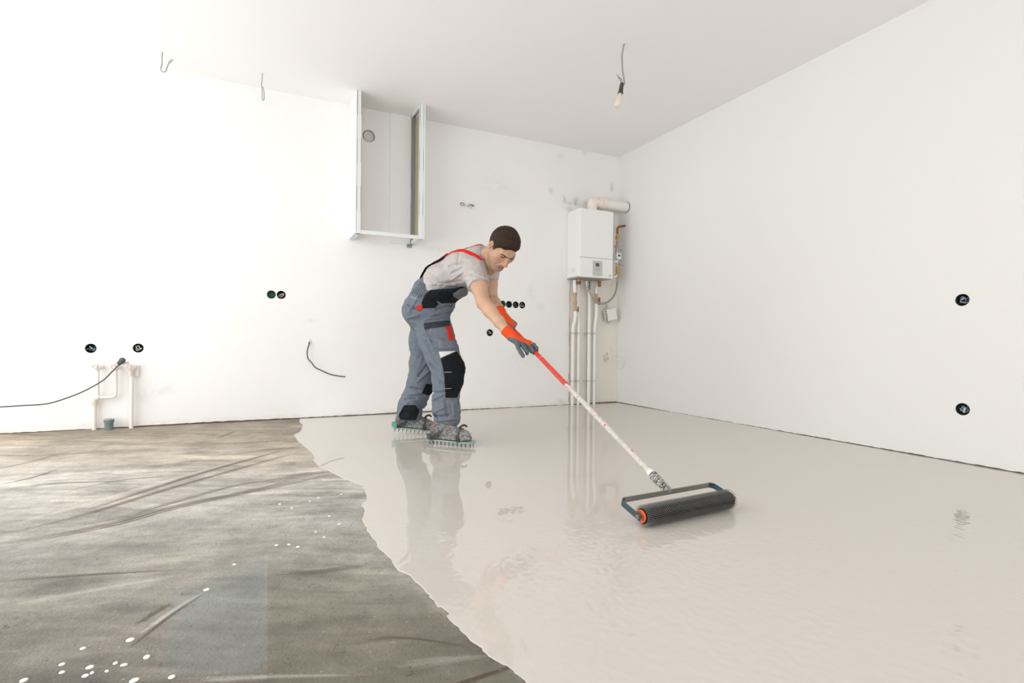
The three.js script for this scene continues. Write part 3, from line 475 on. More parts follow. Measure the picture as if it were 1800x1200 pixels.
{
  const o = onBack(1085.5, 487, 0.12), t = thing('gas_hose', o, 'grey braided hose looping from the gas line up into the boiler underside', 'hose');
  const pts = [[1085.3, 488.5, .12], [1085, 496, .13], [1083.5, 508, .14], [1079.5, 519, .15], [1072, 528, .155], [1061, 533.5, .155], [1051, 531, .15], [1042, 523, .14], [1036, 512, .13], [1031.5, 502, .12], [1030, 494, .12]].map(([x, y, z]) => onBack(x, y, z).sub(o));
  mesh('hose_body', tube(pts, 0.0095, 90, 12), steelHose, t);
  const n = pts.length - 1, d0 = pts[1].clone().sub(pts[0]).normalize(), d1 = pts[n - 1].clone().sub(pts[n]).normalize();
  mesh('end_fitting', rod(pts[0], pts[0].clone().addScaledVector(d0, 0.05), 0.0125, 0.0115, 12), chrome, t); mesh('end_fitting', rod(pts[n], pts[n].clone().addScaledVector(d1, 0.05), 0.0125, 0.0115, 12), chrome, t);
}
{
  const c = onBack(1072.5, 553, 0.05), t = thing('control_box', c, 'small white plastic terminal box dangling tilted on its wires below the hose', 'junction box'); t.rotation.z = 0.2;
  const wb = mat(0xeeece7, 0.45);
  mesh('case', box(0.125, 0.128, 0.045, 0.012, 0, 0, 0.006), wb, t);
  mesh('lid', box(0.11, 0.113, 0.006, 0.014, 0, 0.024, 0.003), wb, t);
  mesh('terminal_strip', boxLH([-0.078, -0.06, -0.012], [-0.052, 0.06, 0.018], 0.004), mat(0xd2cfc8, 0.5), t);
  for (let i = 0; i < 5; i++) mesh('terminal', box(0.016, 0.011, 0.006, -0.066, 0.046 - i * 0.023, 0.02, 0.002), mat(0x45443f, 0.4), t);
  mesh('wire', [[V(-0.07, 0.05, 0), V(-0.06, 0.08, 0.01), V(-0.04, 0.11, 0.02)], [V(-0.05, 0.055, 0), V(-0.03, 0.085, 0), V(0.0, 0.1, -0.02), V(0.0, 0.12, -0.049)], [V(-0.07, -0.055, 0), V(-0.05, -0.08, 0.01), V(-0.02, -0.075, 0.0), V(-0.0, -0.06, -0.01)]].map((p) => tube(p, 0.003, 24, 6)), mat(0xa6a398, 0.5), t);
}
{
  const p = onBack(1064, 628), t = thing('wall_fitting', p, 'small pale plastic fitting on the wall below the white terminal box', 'wall fitting');
  mesh('base', box(0.04, 0.055, 0.014, 0, 0, 0.007, 0.005), mat(0xe3d8cb, 0.5), t);
  mesh('spout', [rod(V(0, -0.012, 0.01), V(0, -0.012, 0.045), 0.013, 0.012, 14), new THREE.SphereGeometry(0.015, 14, 10).translate(0.002, -0.03, 0.035)], mat(0xede5dc, 0.4), t);
  mesh('stem', rod(V(0.012, 0.015, 0.014), V(0.014, 0.055, 0.016), 0.004, 0.003, 8), mat(0xb7a48f, 0.5), t);
  mesh('ring', new THREE.TorusGeometry(0.011, 0.0025, 8, 18).translate(0.0, -0.012, 0.046), mat(0xa79f95, 0.4), t);
}
{
  const a = onBack(1074, 608, 0.004), t = thing('thin_wire', a, 'hair-thin white wire curling from back wall to right wall in the corner', 'wire');
  mesh('cord', tube([[1074, 608, .004], [1077, 616, .02], [1080, 622, .03]].map(([x, y, z]) => onBack(x, y, z).sub(a)).concat([[1096, 632], [1097, 640], [1093, 647], [1088, 649]].map(([x, y]) => onSide(x, y, -0.012).sub(a))), 0.0018, 50, 6), mat(0xe0dbd2, 0.5), t);
}
// rough edge of the paint beside the pipes
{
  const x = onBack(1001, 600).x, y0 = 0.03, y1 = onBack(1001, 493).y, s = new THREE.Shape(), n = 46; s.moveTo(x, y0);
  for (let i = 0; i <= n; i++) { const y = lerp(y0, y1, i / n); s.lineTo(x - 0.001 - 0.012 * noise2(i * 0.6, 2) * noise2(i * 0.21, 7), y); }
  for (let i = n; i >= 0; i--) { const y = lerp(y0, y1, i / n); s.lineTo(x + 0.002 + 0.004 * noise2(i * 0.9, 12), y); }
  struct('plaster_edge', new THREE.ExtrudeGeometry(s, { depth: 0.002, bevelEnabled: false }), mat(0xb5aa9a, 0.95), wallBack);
}

// ---------- spiked roller on its pole ----------
const L0 = along(1127, 905, 1.905).setY(0), rollA = V(0, 0, 0), ROLL_R = 0.039;
const footL = onLevel(1127, 926, 0.005), footR = onLevel(1283, 893, 0.005);
const axis = footR.clone().sub(footL).setY(0), rollLen = axis.length(); axis.normalize();
const back = V(0, 1, 0).cross(axis).normalize(); if (back.dot(FWD) < 0) back.negate();
const rollMid = footL.clone().add(footR).multiplyScalar(0.5).setY(0.004);
const roller = thing('spiked_roller', rollMid, 'long spiked roller with an orange end cap on a worn red and white pole', 'spiked roller');
roller.rotation.y = Math.atan2(-axis.z, axis.x);               // own x along the axle, own -z away from the camera
const rInv = new THREE.Matrix4().makeRotationY(-roller.rotation.y), toRoller = (p) => p.clone().sub(rollMid).applyMatrix4(rInv);
const poleEnd = along(890, 566, 3.33), poleEndL = toRoller(poleEnd);
{
  const hub = ROLL_R, hl = rollLen / 2;
  const drumM = mat(0x0d0e10, 0.7), spikeM = mat(0x7e7d79, 0.45, 0.0), barM = mat(0x85827a, 0.45, 0.2), armM = mat(0x46545b, 0.4, 0.35);
  const drum = mesh('drum', [rod(V(-hl + 0.003, hub, 0), V(hl - 0.003, hub, 0), 0.0268, 0.0268, 32)], drumM, roller);
  // spikes in closely set slanted rows: too many and too fine to pick apart
  const nx = 62, na = 30, pos = [], nor = [], c0 = 0.0017;
  for (let i = 0; i < nx; i++) for (let k = 0; k < na; k++) {
    const a = ((k + i * 0.36) / na) * Math.PI * 2, u = (i + 0.5) / nx * 2 - 1, x = u * (hl - 0.004), flare = 0.007 * Math.sign(u) * Math.pow(Math.abs(u), 24), ca = Math.cos(a), sa = Math.sin(a), R0 = 0.0262, R1 = ROLL_R;
    const base = [[c0, 0], [-c0 * 0.5, c0 * 0.87], [-c0 * 0.5, -c0 * 0.87]].map(([p, w]) => [x + p, hub + ca * R0 - sa * w, sa * R0 + ca * w]), tip = base.map((b) => [x + flare + (b[0] - x) * 0.45, hub + ca * R1 + (b[1] - hub - ca * R0) * 0.45, sa * R1 + (b[2] - sa * R0) * 0.45]);
    for (let q = 0; q < 3; q++) { const A = base[q], B = base[(q + 1) % 3], C = tip[(q + 1) % 3], E = tip[q]; pos.push(...A, ...E, ...B, ...B, ...E, ...C); const m = [(A[0] + B[0]) / 2 - x, (A[1] + B[1]) / 2 - hub - ca * R0, (A[2] + B[2]) / 2 - sa * R0], l = Math.hypot(...m); for (let r = 0; r < 6; r++) nor.push(m[0] / l, m[1] / l, m[2] / l); }
    pos.push(...tip[0], ...tip[2], ...tip[1]); for (let r = 0; r < 3; r++) nor.push(0, ca, sa);
  }
  const sg = new THREE.BufferGeometry(); sg.setAttribute('position', new THREE.Float32BufferAttribute(pos, 3)); sg.setAttribute('normal', new THREE.Float32BufferAttribute(nor, 3));
  const sp = mesh('spikes', sg, spikeM, roller); sp.userData.kind = 'stuff'; sp.userData.label = 'dense rows of grey spikes';
  const orange = mat(0xee6a34, 0.45);
  for (const s of [-1, 1]) {
    const prof = [[0.0001, 0], [0.019, 0], [0.0225, 0.002], [0.0235, 0.006], [0.0205, 0.0075], [0.0165, 0.003], [0.0001, 0.002]].map(([r, y]) => new THREE.Vector2(r, y));
    mesh('end_cap', new THREE.LatheGeometry(prof, 30).rotateZ(s < 0 ? Math.PI / 2 : -Math.PI / 2).translate(s * (hl - 0.004), hub, 0), orange, roller);
    mesh('axle', rod(V(s * (hl - 0.003), hub, 0), V(s * (hl + 0.02), hub, 0), 0.005), mat(0x8b9193, 0.35, 0.6), roller);
    mesh('axle_nut', rod(V(s * (hl + 0.012), hub, 0), V(s * (hl + 0.02), hub, 0), 0.0095, 0.0095, 6), mat(0x8b9193, 0.35, 0.6), roller);
  }
  // flat bar bent into a U: arms back to the cross bar, set slightly uphill
  const arm = 0.105, lift = 0.032, bw = 0.011, th = 0.0035, xo = hl + 0.014, up = V(0, lift / arm, -1).normalize(), nrm = V(0, up.z * -1, up.y).normalize();
  const strip = (name, pts, m) => {                             // pts in the plane of the frame: x and distance back
    const P3 = pts.map(([x, s]) => V(x, hub, 0).addScaledVector(up, s)), pos = [], uvs = [];
    const sec = P3.map((p, i) => { const d = P3[Math.min(i + 1, P3.length - 1)].clone().sub(P3[Math.max(i - 1, 0)]).normalize(), side = d.clone().cross(nrm).normalize(); return [[-th / 2, -bw], [th / 2, -bw], [th / 2, bw], [-th / 2, bw]].map(([a, b]) => p.clone().addScaledVector(side, a).addScaledVector(nrm, b)); });
    const quad = (a, b, c, d) => { for (const v of [a, b, c, a, c, d]) pos.push(v.x, v.y, v.z); };
    for (let i = 0; i < sec.length - 1; i++) for (let k = 0; k < 4; k++) quad(sec[i][k], sec[i][(k + 1) % 4], sec[i + 1][(k + 1) % 4], sec[i + 1][k]);
    quad(...sec[0]); quad(...sec[sec.length - 1].slice().reverse());
    const g = new THREE.BufferGeometry(); g.setAttribute('position', new THREE.Float32BufferAttribute(pos, 3)); g.computeVertexNormals(); return mesh(name, g, m, roller);
  };
  const bend = []; for (let i = 0; i <= 6; i++) { const a = (i / 6) * Math.PI / 2; bend.push([-(xo - 0.022) - 0.022 * Math.cos(a), arm - 0.022 + 0.022 * Math.sin(a)]); }
  strip('frame_arm', [[-xo, -0.012], [-xo, 0.02], [-xo, arm - 0.04], ...bend], armM);
  strip('frame_arm', [[xo, -0.012], [xo, 0.02], [xo, arm - 0.04], ...bend.map(([x, s]) => [-x, s])], armM);
  strip('cross_bar', [[-(xo - 0.0215), arm], [0, arm], [xo - 0.0215, arm]], barM);
  // pole
  const J = V(0.004, hub, 0).addScaledVector(up, arm + 0.002), d = poleEndL.clone().sub(J).normalize(), LP = poleEndL.distanceTo(J), pt = (s) => J.clone().addScaledVector(d, s);
  mesh('pole_socket', [rod(pt(-0.004), pt(0.012), 0.012, 0.017, 22), rod(pt(0.012), pt(0.1), 0.0165, 0.0185, 22), rod(pt(0.1), pt(0.106), 0.0185, 0.016, 22)], (() => { const tx = dataTex(128, 256, (u, v) => { const n = noise2(u * 26, v * 46) * 0.6 + noise2(u * 9 + 3, v * 70) * 0.5; const g = n > 0.6 ? 205 : n > 0.52 ? 120 : 38; return [g, g, g * 0.98]; }); return mat(0xffffff, 0.5, 0, { map: tx }); })(), roller).userData.label = 'black socket smeared with white compound';
  // dried compound over red paint: more of it towards the roller
  const poleTex = dataTex(128, 2048, (u, v) => {
    const s = v * LP, red = sstep(0.66, 0.82, s + 0.16 * (fbm(u * 5, v * 40, 3) - 0.45)), n = noise2(u * 7, v * 150) * 0.5 + noise2(u * 16, v * 420) * 0.5, spot = noise2(u * 5 + 9, v * 90) > 0.86 && noise2(u * 2, v * 11) > 0.62;
    const cov = red > 0.5 ? (n > 0.78 && s < 1.25 ? 1 : 0) : spot || n > 0.9 ? 0.25 : 1, w = 200 + 40 * (n - 0.5) + 20 * (noise2(u * 6, v * 700) - 0.5);
    return [lerp(214, w + 2, cov), lerp(58, w - 3, cov), lerp(40, w - 11, cov)];
  });
  const pole = rod(V(0, 0, 0), V(0, LP - 0.1, 0), 0.0132, 0.0122, 22); pole.applyQuaternion(new THREE.Quaternion().setFromUnitVectors(V(0, 1, 0), d)); { const q = pt(0.1); pole.translate(q.x, q.y, q.z); }
  mesh('pole', pole, mat(0xffffff, 0.4, 0, { map: poleTex }), roller).userData.label = 'red pole crusted with pale compound on its lower half';
  mesh('pole_ferrule', rod(pt(0.098), pt(0.125), 0.0165, 0.0155, 22), mat(0xe9e3d6, 0.5), roller);
  mesh('pole_tip', [rod(pt(LP), pt(LP + 0.02), 0.0128, 0.0128, 18), new THREE.SphereGeometry(0.0128, 14, 10).translate(...pt(LP + 0.02).toArray())], mat(0x8c2a20, 0.5), roller);
}

// ---------- the worker ----------
// solid fields meshed by surface nets: f < 0 inside
function nets(f, lo, hi, h, color) {
  const nx = Math.ceil((hi[0] - lo[0]) / h) + 1, ny = Math.ceil((hi[1] - lo[1]) / h) + 1, nz = Math.ceil((hi[2] - lo[2]) / h) + 1, val = new Float32Array(nx * ny * nz), B = 8, R = h * B * 0.5 * 1.75 + 0.022;
  for (let bz = 0; bz < nz; bz += B) for (let by = 0; by < ny; by += B) for (let bx = 0; bx < nx; bx += B) {
    const c = f(lo[0] + (bx + B / 2) * h, lo[1] + (by + B / 2) * h, lo[2] + (bz + B / 2) * h), skip = Math.abs(c) > R;
    for (let z = bz; z < Math.min(nz, bz + B); z++) for (let y = by; y < Math.min(ny, by + B); y++) for (let x = bx, o = (z * ny + y) * nx + bx; x < Math.min(nx, bx + B); x++, o++) val[o] = skip ? c : f(lo[0] + x * h, lo[1] + y * h, lo[2] + z * h);
  }
  const at = new Int32Array(nx * ny * nz).fill(-1), pos = [], idx = [], E = [[0, 1], [2, 3], [4, 5], [6, 7], [0, 2], [1, 3], [4, 6], [5, 7], [0, 4], [1, 5], [2, 6], [3, 7]], v = new Float32Array(8), SX = 1, SY = nx, SZ = nx * ny;
  for (let z = 0; z < nz - 1; z++) for (let y = 0; y < ny - 1; y++) for (let x = 0; x < nx - 1; x++) {
    const o = z * SZ + y * SY + x; let m = 0;
    for (let k = 0; k < 8; k++) { v[k] = val[o + (k & 1) * SX + ((k >> 1) & 1) * SY + (k >> 2) * SZ]; if (v[k] < 0) m |= 1 << k; }
    if (m === 0 || m === 255) continue;
    let px = 0, py = 0, pz = 0, n = 0;
    for (const [a, b] of E) if ((v[a] < 0) !== (v[b] < 0)) { const t = v[a] / (v[a] - v[b]); px += (a & 1) + t * ((b & 1) - (a & 1)); py += ((a >> 1) & 1) + t * (((b >> 1) & 1) - ((a >> 1) & 1)); pz += (a >> 2) + t * ((b >> 2) - (a >> 2)); n++; }
    at[o] = pos.length / 3; pos.push(lo[0] + (x + px / n) * h, lo[1] + (y + py / n) * h, lo[2] + (z + pz / n) * h);
  }
  const quad = (a, b, c, d, flip) => { if (a < 0 || b < 0 || c < 0 || d < 0) return; flip ? idx.push(a, c, b, a, d, c) : idx.push(a, b, c, a, c, d); };
  for (let z = 1; z < nz - 1; z++) for (let y = 1; y < ny - 1; y++) for (let x = 1; x < nx - 1; x++) {
    const o = z * SZ + y * SY + x, s = val[o] < 0;
    if (s !== (val[o + SX] < 0)) quad(at[o - SY - SZ], at[o - SZ], at[o], at[o - SY], !s);
    if (s !== (val[o + SY] < 0)) quad(at[o - SX - SZ], at[o - SX], at[o], at[o - SZ], !s);
    if (s !== (val[o + SZ] < 0)) quad(at[o - SX - SY], at[o - SY], at[o], at[o - SX], !s);
  }
  const g = new THREE.BufferGeometry(); g.setAttribute('position', new THREE.Float32BufferAttribute(pos, 3)); g.setIndex(idx); g.computeVertexNormals();
  if (color) { const c = new Float32Array(pos.length), nn = g.attributes.normal; for (let i = 0; i < pos.length; i += 3) { const q = color(pos[i], pos[i + 1], pos[i + 2], nn.getY(i / 3)); c[i] = q[0]; c[i + 1] = q[1]; c[i + 2] = q[2]; } g.setAttribute('color', new THREE.BufferAttribute(c, 3)); }
  return g;
}
// the triangles of a mesh for which pick(x, y, z) holds, and the rest
function parted(g, pick) {
  const p = g.attributes.position, id = g.index.array, A = [], B = [];
  for (let i = 0; i < id.length; i += 3) { const [a, b, c] = [id[i], id[i + 1], id[i + 2]]; (pick((p.getX(a) + p.getX(b) + p.getX(c)) / 3, (p.getY(a) + p.getY(b) + p.getY(c)) / 3, (p.getZ(a) + p.getZ(b) + p.getZ(c)) / 3) ? A : B).push(a, b, c); }
  return [A, B].map((q) => { const r = new THREE.BufferGeometry(); for (const k in g.attributes) r.setAttribute(k, g.attributes[k]); r.setIndex(q); return r; });
}
const smin = (a, b, k) => { const h = Math.max(k - Math.abs(a - b), 0) / k; return Math.min(a, b) - h * h * k * 0.25; };
const smax = (a, b, k) => -smin(-a, -b, k);
function capsule(a, b, ra, rb) {                                // tapered, between two points
  const dx = b.x - a.x, dy = b.y - a.y, dz = b.z - a.z, q = 1 / Math.max(1e-9, dx * dx + dy * dy + dz * dz);
  return (x, y, z) => { const t = clamp(((x - a.x) * dx + (y - a.y) * dy + (z - a.z) * dz) * q, 0, 1); return Math.hypot(x - a.x - t * dx, y - a.y - t * dy, z - a.z - t * dz) - ra - (rb - ra) * t; };
}
function chain(pts, k = 0.03) { const c = []; for (let i = 0; i < pts.length - 1; i++) c.push(capsule(pts[i][0], pts[i + 1][0], pts[i][1], pts[i + 1][1])); return (x, y, z) => { let d = c[0](x, y, z); for (let i = 1; i < c.length; i++) d = smin(d, c[i](x, y, z), k); return d; }; }
// a limb or trunk with an oval section: half-thickness t0 -> t1 across, half-width w0 -> w1 along `side`
function oval(a, b, side, w0, t0, w1, t1) {
  const ax = b.clone().sub(a), L = ax.length(); ax.divideScalar(L); const s = side.clone().addScaledVector(ax, -side.dot(ax)).normalize(), n = ax.clone().cross(s);
  return (x, y, z) => { const px = x - a.x, py = y - a.y, pz = z - a.z, u = px * ax.x + py * ax.y + pz * ax.z, t = clamp(u / L, 0, 1), w = lerp(w0, w1, t), k = lerp(t0, t1, t), rs = (px * s.x + py * s.y + pz * s.z) / w, rn = (px * n.x + py * n.y + pz * n.z) / k, ru = (u - t * L) / k; return (Math.sqrt(rs * rs + rn * rn + ru * ru) - 1) * Math.min(w, k); };
}
const ball = (cx, cy, cz, rx, ry = rx, rz = rx) => { const m = Math.min(rx, ry, rz); return (x, y, z) => (Math.hypot((x - cx) / rx, (y - cy) / ry, (z - cz) / rz) - 1) * m; };
const join = (list, k) => (x, y, z) => { let d = 9; for (const f of list) d = smin(d, f(x, y, z), k); return d; };
const segDist = (x, y, a, b) => { const dx = b[0] - a[0], dy = b[1] - a[1], t = clamp(((x - a[0]) * dx + (y - a[1]) * dy) / (dx * dx + dy * dy), 0, 1); return Math.hypot(x - a[0] - t * dx, y - a[1] - t * dy); };
function polygon(P) {                                           // signed distance to a flat outline
  return (x, y) => { let d = 9, s = false; for (let i = 0, j = P.length - 1; i < P.length; j = i++) { d = Math.min(d, segDist(x, y, P[j], P[i])); if ((P[i][1] > y) !== (P[j][1] > y) && x < ((P[j][0] - P[i][0]) * (y - P[i][1])) / (P[j][1] - P[i][1]) + P[i][0]) s = !s; } return s ? -d : d; };
}

// the worker's own axes: x along the picture to the right, y up, z towards the camera; his feet at the origin
const D0 = 3.5, feetAt = along(765, 780, D0).setY(0);
const worker = thing('person', feetAt, 'man in a grey T-shirt and grey work overalls bending forward and holding the roller pole', 'person');
worker.rotation.y = -YAW;
const wInv = new THREE.Matrix4().makeRotationY(YAW), toW = (p) => p.clone().sub(feetAt).applyMatrix4(wInv);
const J = (px, py, d) => toW(along(px, py, d));
const flat = (pts, d) => pts.map(([x, y]) => { const p = J(x, y, d); return [p.x, p.y]; });
// ridges and furrows of the cloth: [from, to, depth, half-width, height] on the side with z > zmin
const folds = (list) => { const q = list.map(([a, b, d, w, k, zc]) => { const [A, Bp] = flat([a, b], d); return [A, Bp, w, k, zc]; }); return (x, y, z) => { let s = 0; for (const [A, Bp, w, k, zc] of q) { if (zc !== undefined && z < zc) continue; const d = segDist(x, y, A, Bp); if (d < 2.5 * w) s += 1.9 * k * Math.exp(-(d * d) / (w * w)); } return s; }; };

// joints
const hipM = J(754, 540, 3.52), hipR = J(758, 556, 3.44), hipL = J(754, 556, 3.61), kneeR = J(786, 645, 3.39), kneeL = J(743, 672, 3.66), ankR = J(783, 742, 3.37), ankL = J(714, 730, 3.70);
const chestC = J(814, 474, 3.52), bellyC = J(774, 494, 3.52), shR = J(835, 478, 3.37), shL = J(860, 470, 3.66), c7 = J(845, 448, 3.5);
const elbR = J(849.5, 532, 3.19), wrR = J(890, 581, 3.07), elbL = J(865, 527, 3.62), wrL = J(879, 546, 3.42);
const zAx = V(0, 0, 1);

// head, in its own axes: x to his left, y up through the crown, z out of the face
const hL = V(0.824, -0.059, -0.564).normalize(), hF = V(0.252, -0.853, 0.457), hU = hF.clone().cross(hL).normalize(); hF.copy(hL.clone().cross(hU)).normalize();
const headC = J(882.5, 438.3, 3.27), HS = 1.03;
const headM = new THREE.Matrix4().makeBasis(hL, hU, hF).setPosition(headC), headInv = headM.clone().invert(), toHead = (p) => p.clone().applyMatrix4(headInv);
const cranium = join([ball(0, 0.034, -0.01, 0.0755, 0.092, 0.086), ball(0, 0.026, -0.042, 0.067, 0.072, 0.052)], 0.03);
const neckTop = V(0, -0.045, -0.03), neckB = toHead(c7.clone().add(V(0.016, -0.03, 0.0))), throat = toHead(J(861, 471, 3.41));
const skull = (() => {
  const masses = [cranium, ball(0, -0.018, 0.026, 0.061, 0.082, 0.062), ball(0, -0.03, 0.05, 0.04, 0.05, 0.042)];
  for (const s of [-1, 1]) masses.push(capsule(V(s * 0.053, -0.045, 0.0), V(s * 0.018, -0.087, 0.066), 0.02, 0.017), ball(s * 0.045, 0.0, 0.056, 0.021, 0.02, 0.02));
  const head0 = join(masses, 0.028), chin = ball(0, -0.088, 0.07, 0.024, 0.017, 0.02), brow = join([capsule(V(-0.04, 0.04, 0.068), V(-0.012, 0.041, 0.086), 0.012, 0.012), capsule(V(0.04, 0.04, 0.068), V(0.012, 0.041, 0.086), 0.012, 0.012)], 0.01);
  const nose = join([capsule(V(0, 0.034, 0.086), V(0, -0.008, 0.111), 0.0072, 0.0098), ball(0, -0.012, 0.112, 0.0108, 0.0095, 0.011), ball(-0.0135, -0.017, 0.1, 0.0078, 0.007, 0.01), ball(0.0135, -0.017, 0.1, 0.0078, 0.007, 0.01)], 0.012);
  const nostril = join([ball(-0.008, -0.024, 0.106, 0.0042, 0.004, 0.006), ball(0.008, -0.024, 0.106, 0.0042, 0.004, 0.006)], 0.001);
  const socket = [ball(-0.031, 0.025, 0.094, 0.02, 0.0135, 0.019), ball(0.031, 0.025, 0.094, 0.02, 0.0135, 0.019)], lids = join([ball(-0.031, 0.024, 0.072, 0.0145, 0.0125, 0.0135), ball(0.031, 0.024, 0.072, 0.0145, 0.0125, 0.0135)], 0.002);
  const lips = join([capsule(V(-0.021, -0.05, 0.083), V(0, -0.0475, 0.093), 0.005, 0.0065), capsule(V(0.021, -0.05, 0.083), V(0, -0.0475, 0.093), 0.005, 0.0065), capsule(V(-0.017, -0.058, 0.082), V(0.017, -0.058, 0.082), 0.005, 0.005), ball(0, -0.0585, 0.087, 0.015, 0.0065, 0.0075)], 0.008);
  const slit = join([capsule(V(-0.025, -0.0565, 0.084), V(0, -0.0522, 0.098), 0.0016, 0.0026), capsule(V(0.025, -0.0565, 0.084), V(0, -0.0522, 0.098), 0.0016, 0.0026)], 0.003);
  const nl = join([-1, 1].map((s) => capsule(V(s * 0.02, -0.018, 0.094), V(s * 0.034, -0.05, 0.076), 0.002, 0.0025)), 0.001);   // furrow from nose to mouth corner
  const eC = Math.cos(0.62), eS = Math.sin(0.62);
  const rim = ball(0, 0, 0, 0.0075, 0.032, 0.0195), lobe = ball(0, -0.027, 0.006, 0.006, 0.01, 0.008), dent = ball(0.009, 0.003, 0.001, 0.0095, 0.0235, 0.0125), fold = capsule(V(0.004, 0.014, 0.006), V(0.004, -0.012, -0.004), 0.0035, 0.0045), hole = ball(0.002, -0.006, 0.008, 0.006, 0.007, 0.0045), tragus = ball(0.003, -0.006, 0.016, 0.005, 0.007, 0.004);
  const ears = [-1, 1].map((s) => (x, y, z) => { const ux = s * x - 0.077, uz = z + 0.01 + 0.25 * y, ex = ux * eC + uz * eS, ez = -ux * eS + uz * eC; if (Math.abs(ux) > 0.05 || Math.abs(uz) > 0.06 || Math.abs(y) > 0.06) return 0.05; let d = smax(smin(rim(ex, y, ez), lobe(ex, y, ez), 0.008), -dent(ex, y, ez), 0.003); d = smin(d, fold(ex, y, ez), 0.003); d = Math.max(d, -hole(ex, y, ez)); return smin(d, tragus(ex, y, ez), 0.003); });
  const neck = join([capsule(neckTop, neckB, 0.055, 0.06), capsule(V(0, -0.06, 0.0), throat, 0.042, 0.045)], 0.03);
  return (x, y, z) => {
    let d = smin(head0(x, y, z), chin(x, y, z), 0.02); d = smin(d, brow(x, y, z), 0.012);
    if (z > 0.03) { d = smax(d, -socket[0](x, y, z), 0.012); d = smax(d, -socket[1](x, y, z), 0.012); d = smin(d, lids(x, y, z), 0.004); d = smin(d, nose(x, y, z), 0.012); d = smax(d, -nostril(x, y, z), 0.002); d = smin(d, lips(x, y, z), 0.008); d = smax(d, -slit(x, y, z), 0.005); d = smax(d, -nl(x, y, z), 0.008); }
    d = smin(d, ears[0](x, y, z), 0.004); d = smin(d, ears[1](x, y, z), 0.004);
    return smin(d, neck(x, y, z), 0.02);
  };
})();
const skinMat = mat(0xffffff, 0.5, 0, { vertexColors: true, specularIntensity: 0.5, sheen: 0.15, sheenRoughness: 0.6 });
const SK = [0.60, 0.37, 0.25];
const headColor = (x, y, z) => {
  const n = 0.94 + 0.12 * noise3(x * 60, y * 60, z * 60), lip = z > 0.06 ? Math.max(Math.exp(-(((x / 0.022) ** 4) + ((y + 0.053) / 0.0085) ** 4))) : 0, flush = Math.exp(-((Math.abs(x) - 0.042) ** 2 + (y + 0.012) ** 2) / 0.0006) * (z > 0.03 ? 1 : 0) + 0.9 * Math.exp(-(x * x + (y + 0.01) ** 2) / 0.0003) * (z > 0.08 ? 1 : 0) + (Math.abs(x) > 0.072 ? 0.5 : 0);
  const stubble = 0.24 * sstep(-0.03, -0.06, y) * (z > -0.01 && y > -0.12 ? 1 : 0) * (1 - lip), m = 0.86 * n * (1 - 0.42 * lip) * (1 - stubble);
  return [SK[0] * m * (1 + 0.06 * lip), SK[1] * m * (1 - 0.13 * flush - 0.2 * lip), SK[2] * m * (1 - 0.16 * flush - 0.1 * lip + 0.15 * stubble)];
};
const headGeo = nets((x, y, z) => skull(x, y, z), [-0.13, -0.2, -0.2], [0.13, 0.15, 0.14], 0.002, headColor);
headGeo.applyMatrix4(new THREE.Matrix4().makeScale(HS, HS, HS).premultiply(headM));
// trunk, legs and arms under and outside the clothes
const trunkCore = join([oval(hipM, bellyC, zAx, 0.13, 0.085, 0.12, 0.085), oval(bellyC, chestC, zAx, 0.125, 0.088, 0.145, 0.1), capsule(shL, shR, 0.05, 0.05), capsule(chestC, c7, 0.07, 0.05)], 0.06);
const armR = (() => { const m1 = shR.clone().lerp(elbR, 0.5), f1 = elbR.clone().lerp(wrR, 0.28); return chain([[shR, 0.058], [m1, 0.051], [elbR, 0.04], [f1, 0.0405], [elbR.clone().lerp(wrR, 0.7), 0.0325], [wrR, 0.0265], [wrR.clone().lerp(elbR, -0.06), 0.014]], 0.02); })();
const armL = (() => { const m1 = shL.clone().lerp(elbL, 0.5), f1 = elbL.clone().lerp(wrL, 0.28); return chain([[shL, 0.056], [m1, 0.046], [elbL, 0.038], [f1, 0.041], [elbL.clone().lerp(wrL, 0.7), 0.032], [wrL, 0.026], [wrL.clone().lerp(elbL, -0.06), 0.014]], 0.02); })();
const bodyCore = join([trunkCore, armR, armL, chain([[hipR, 0.07], [kneeR, 0.052], [ankR, 0.036]]), chain([[hipL, 0.07], [kneeL, 0.052], [ankL, 0.036]])], 0.03);
const armColor = (x, y, z) => { const n = 0.93 + 0.14 * noise3(x * 22, y * 22, z * 22) + 0.05 * (noise3(x * 90, y * 90, z * 90) - 0.5), e = Math.exp(-(Math.hypot(x - elbR.x, y - elbR.y, z - elbR.z) ** 2) / 0.003); return [SK[0] * 0.98 * n, SK[1] * 0.98 * n * (1 - 0.07 * e), SK[2] * 0.99 * n * (1 - 0.1 * e)]; };
const bodyGeo = nets(bodyCore, [-0.35, 0.03, -0.45], [0.62, 1.3, 0.55], 0.0085, armColor);
mesh('body', mergeGeometries([headGeo, bodyGeo]), skinMat, worker);

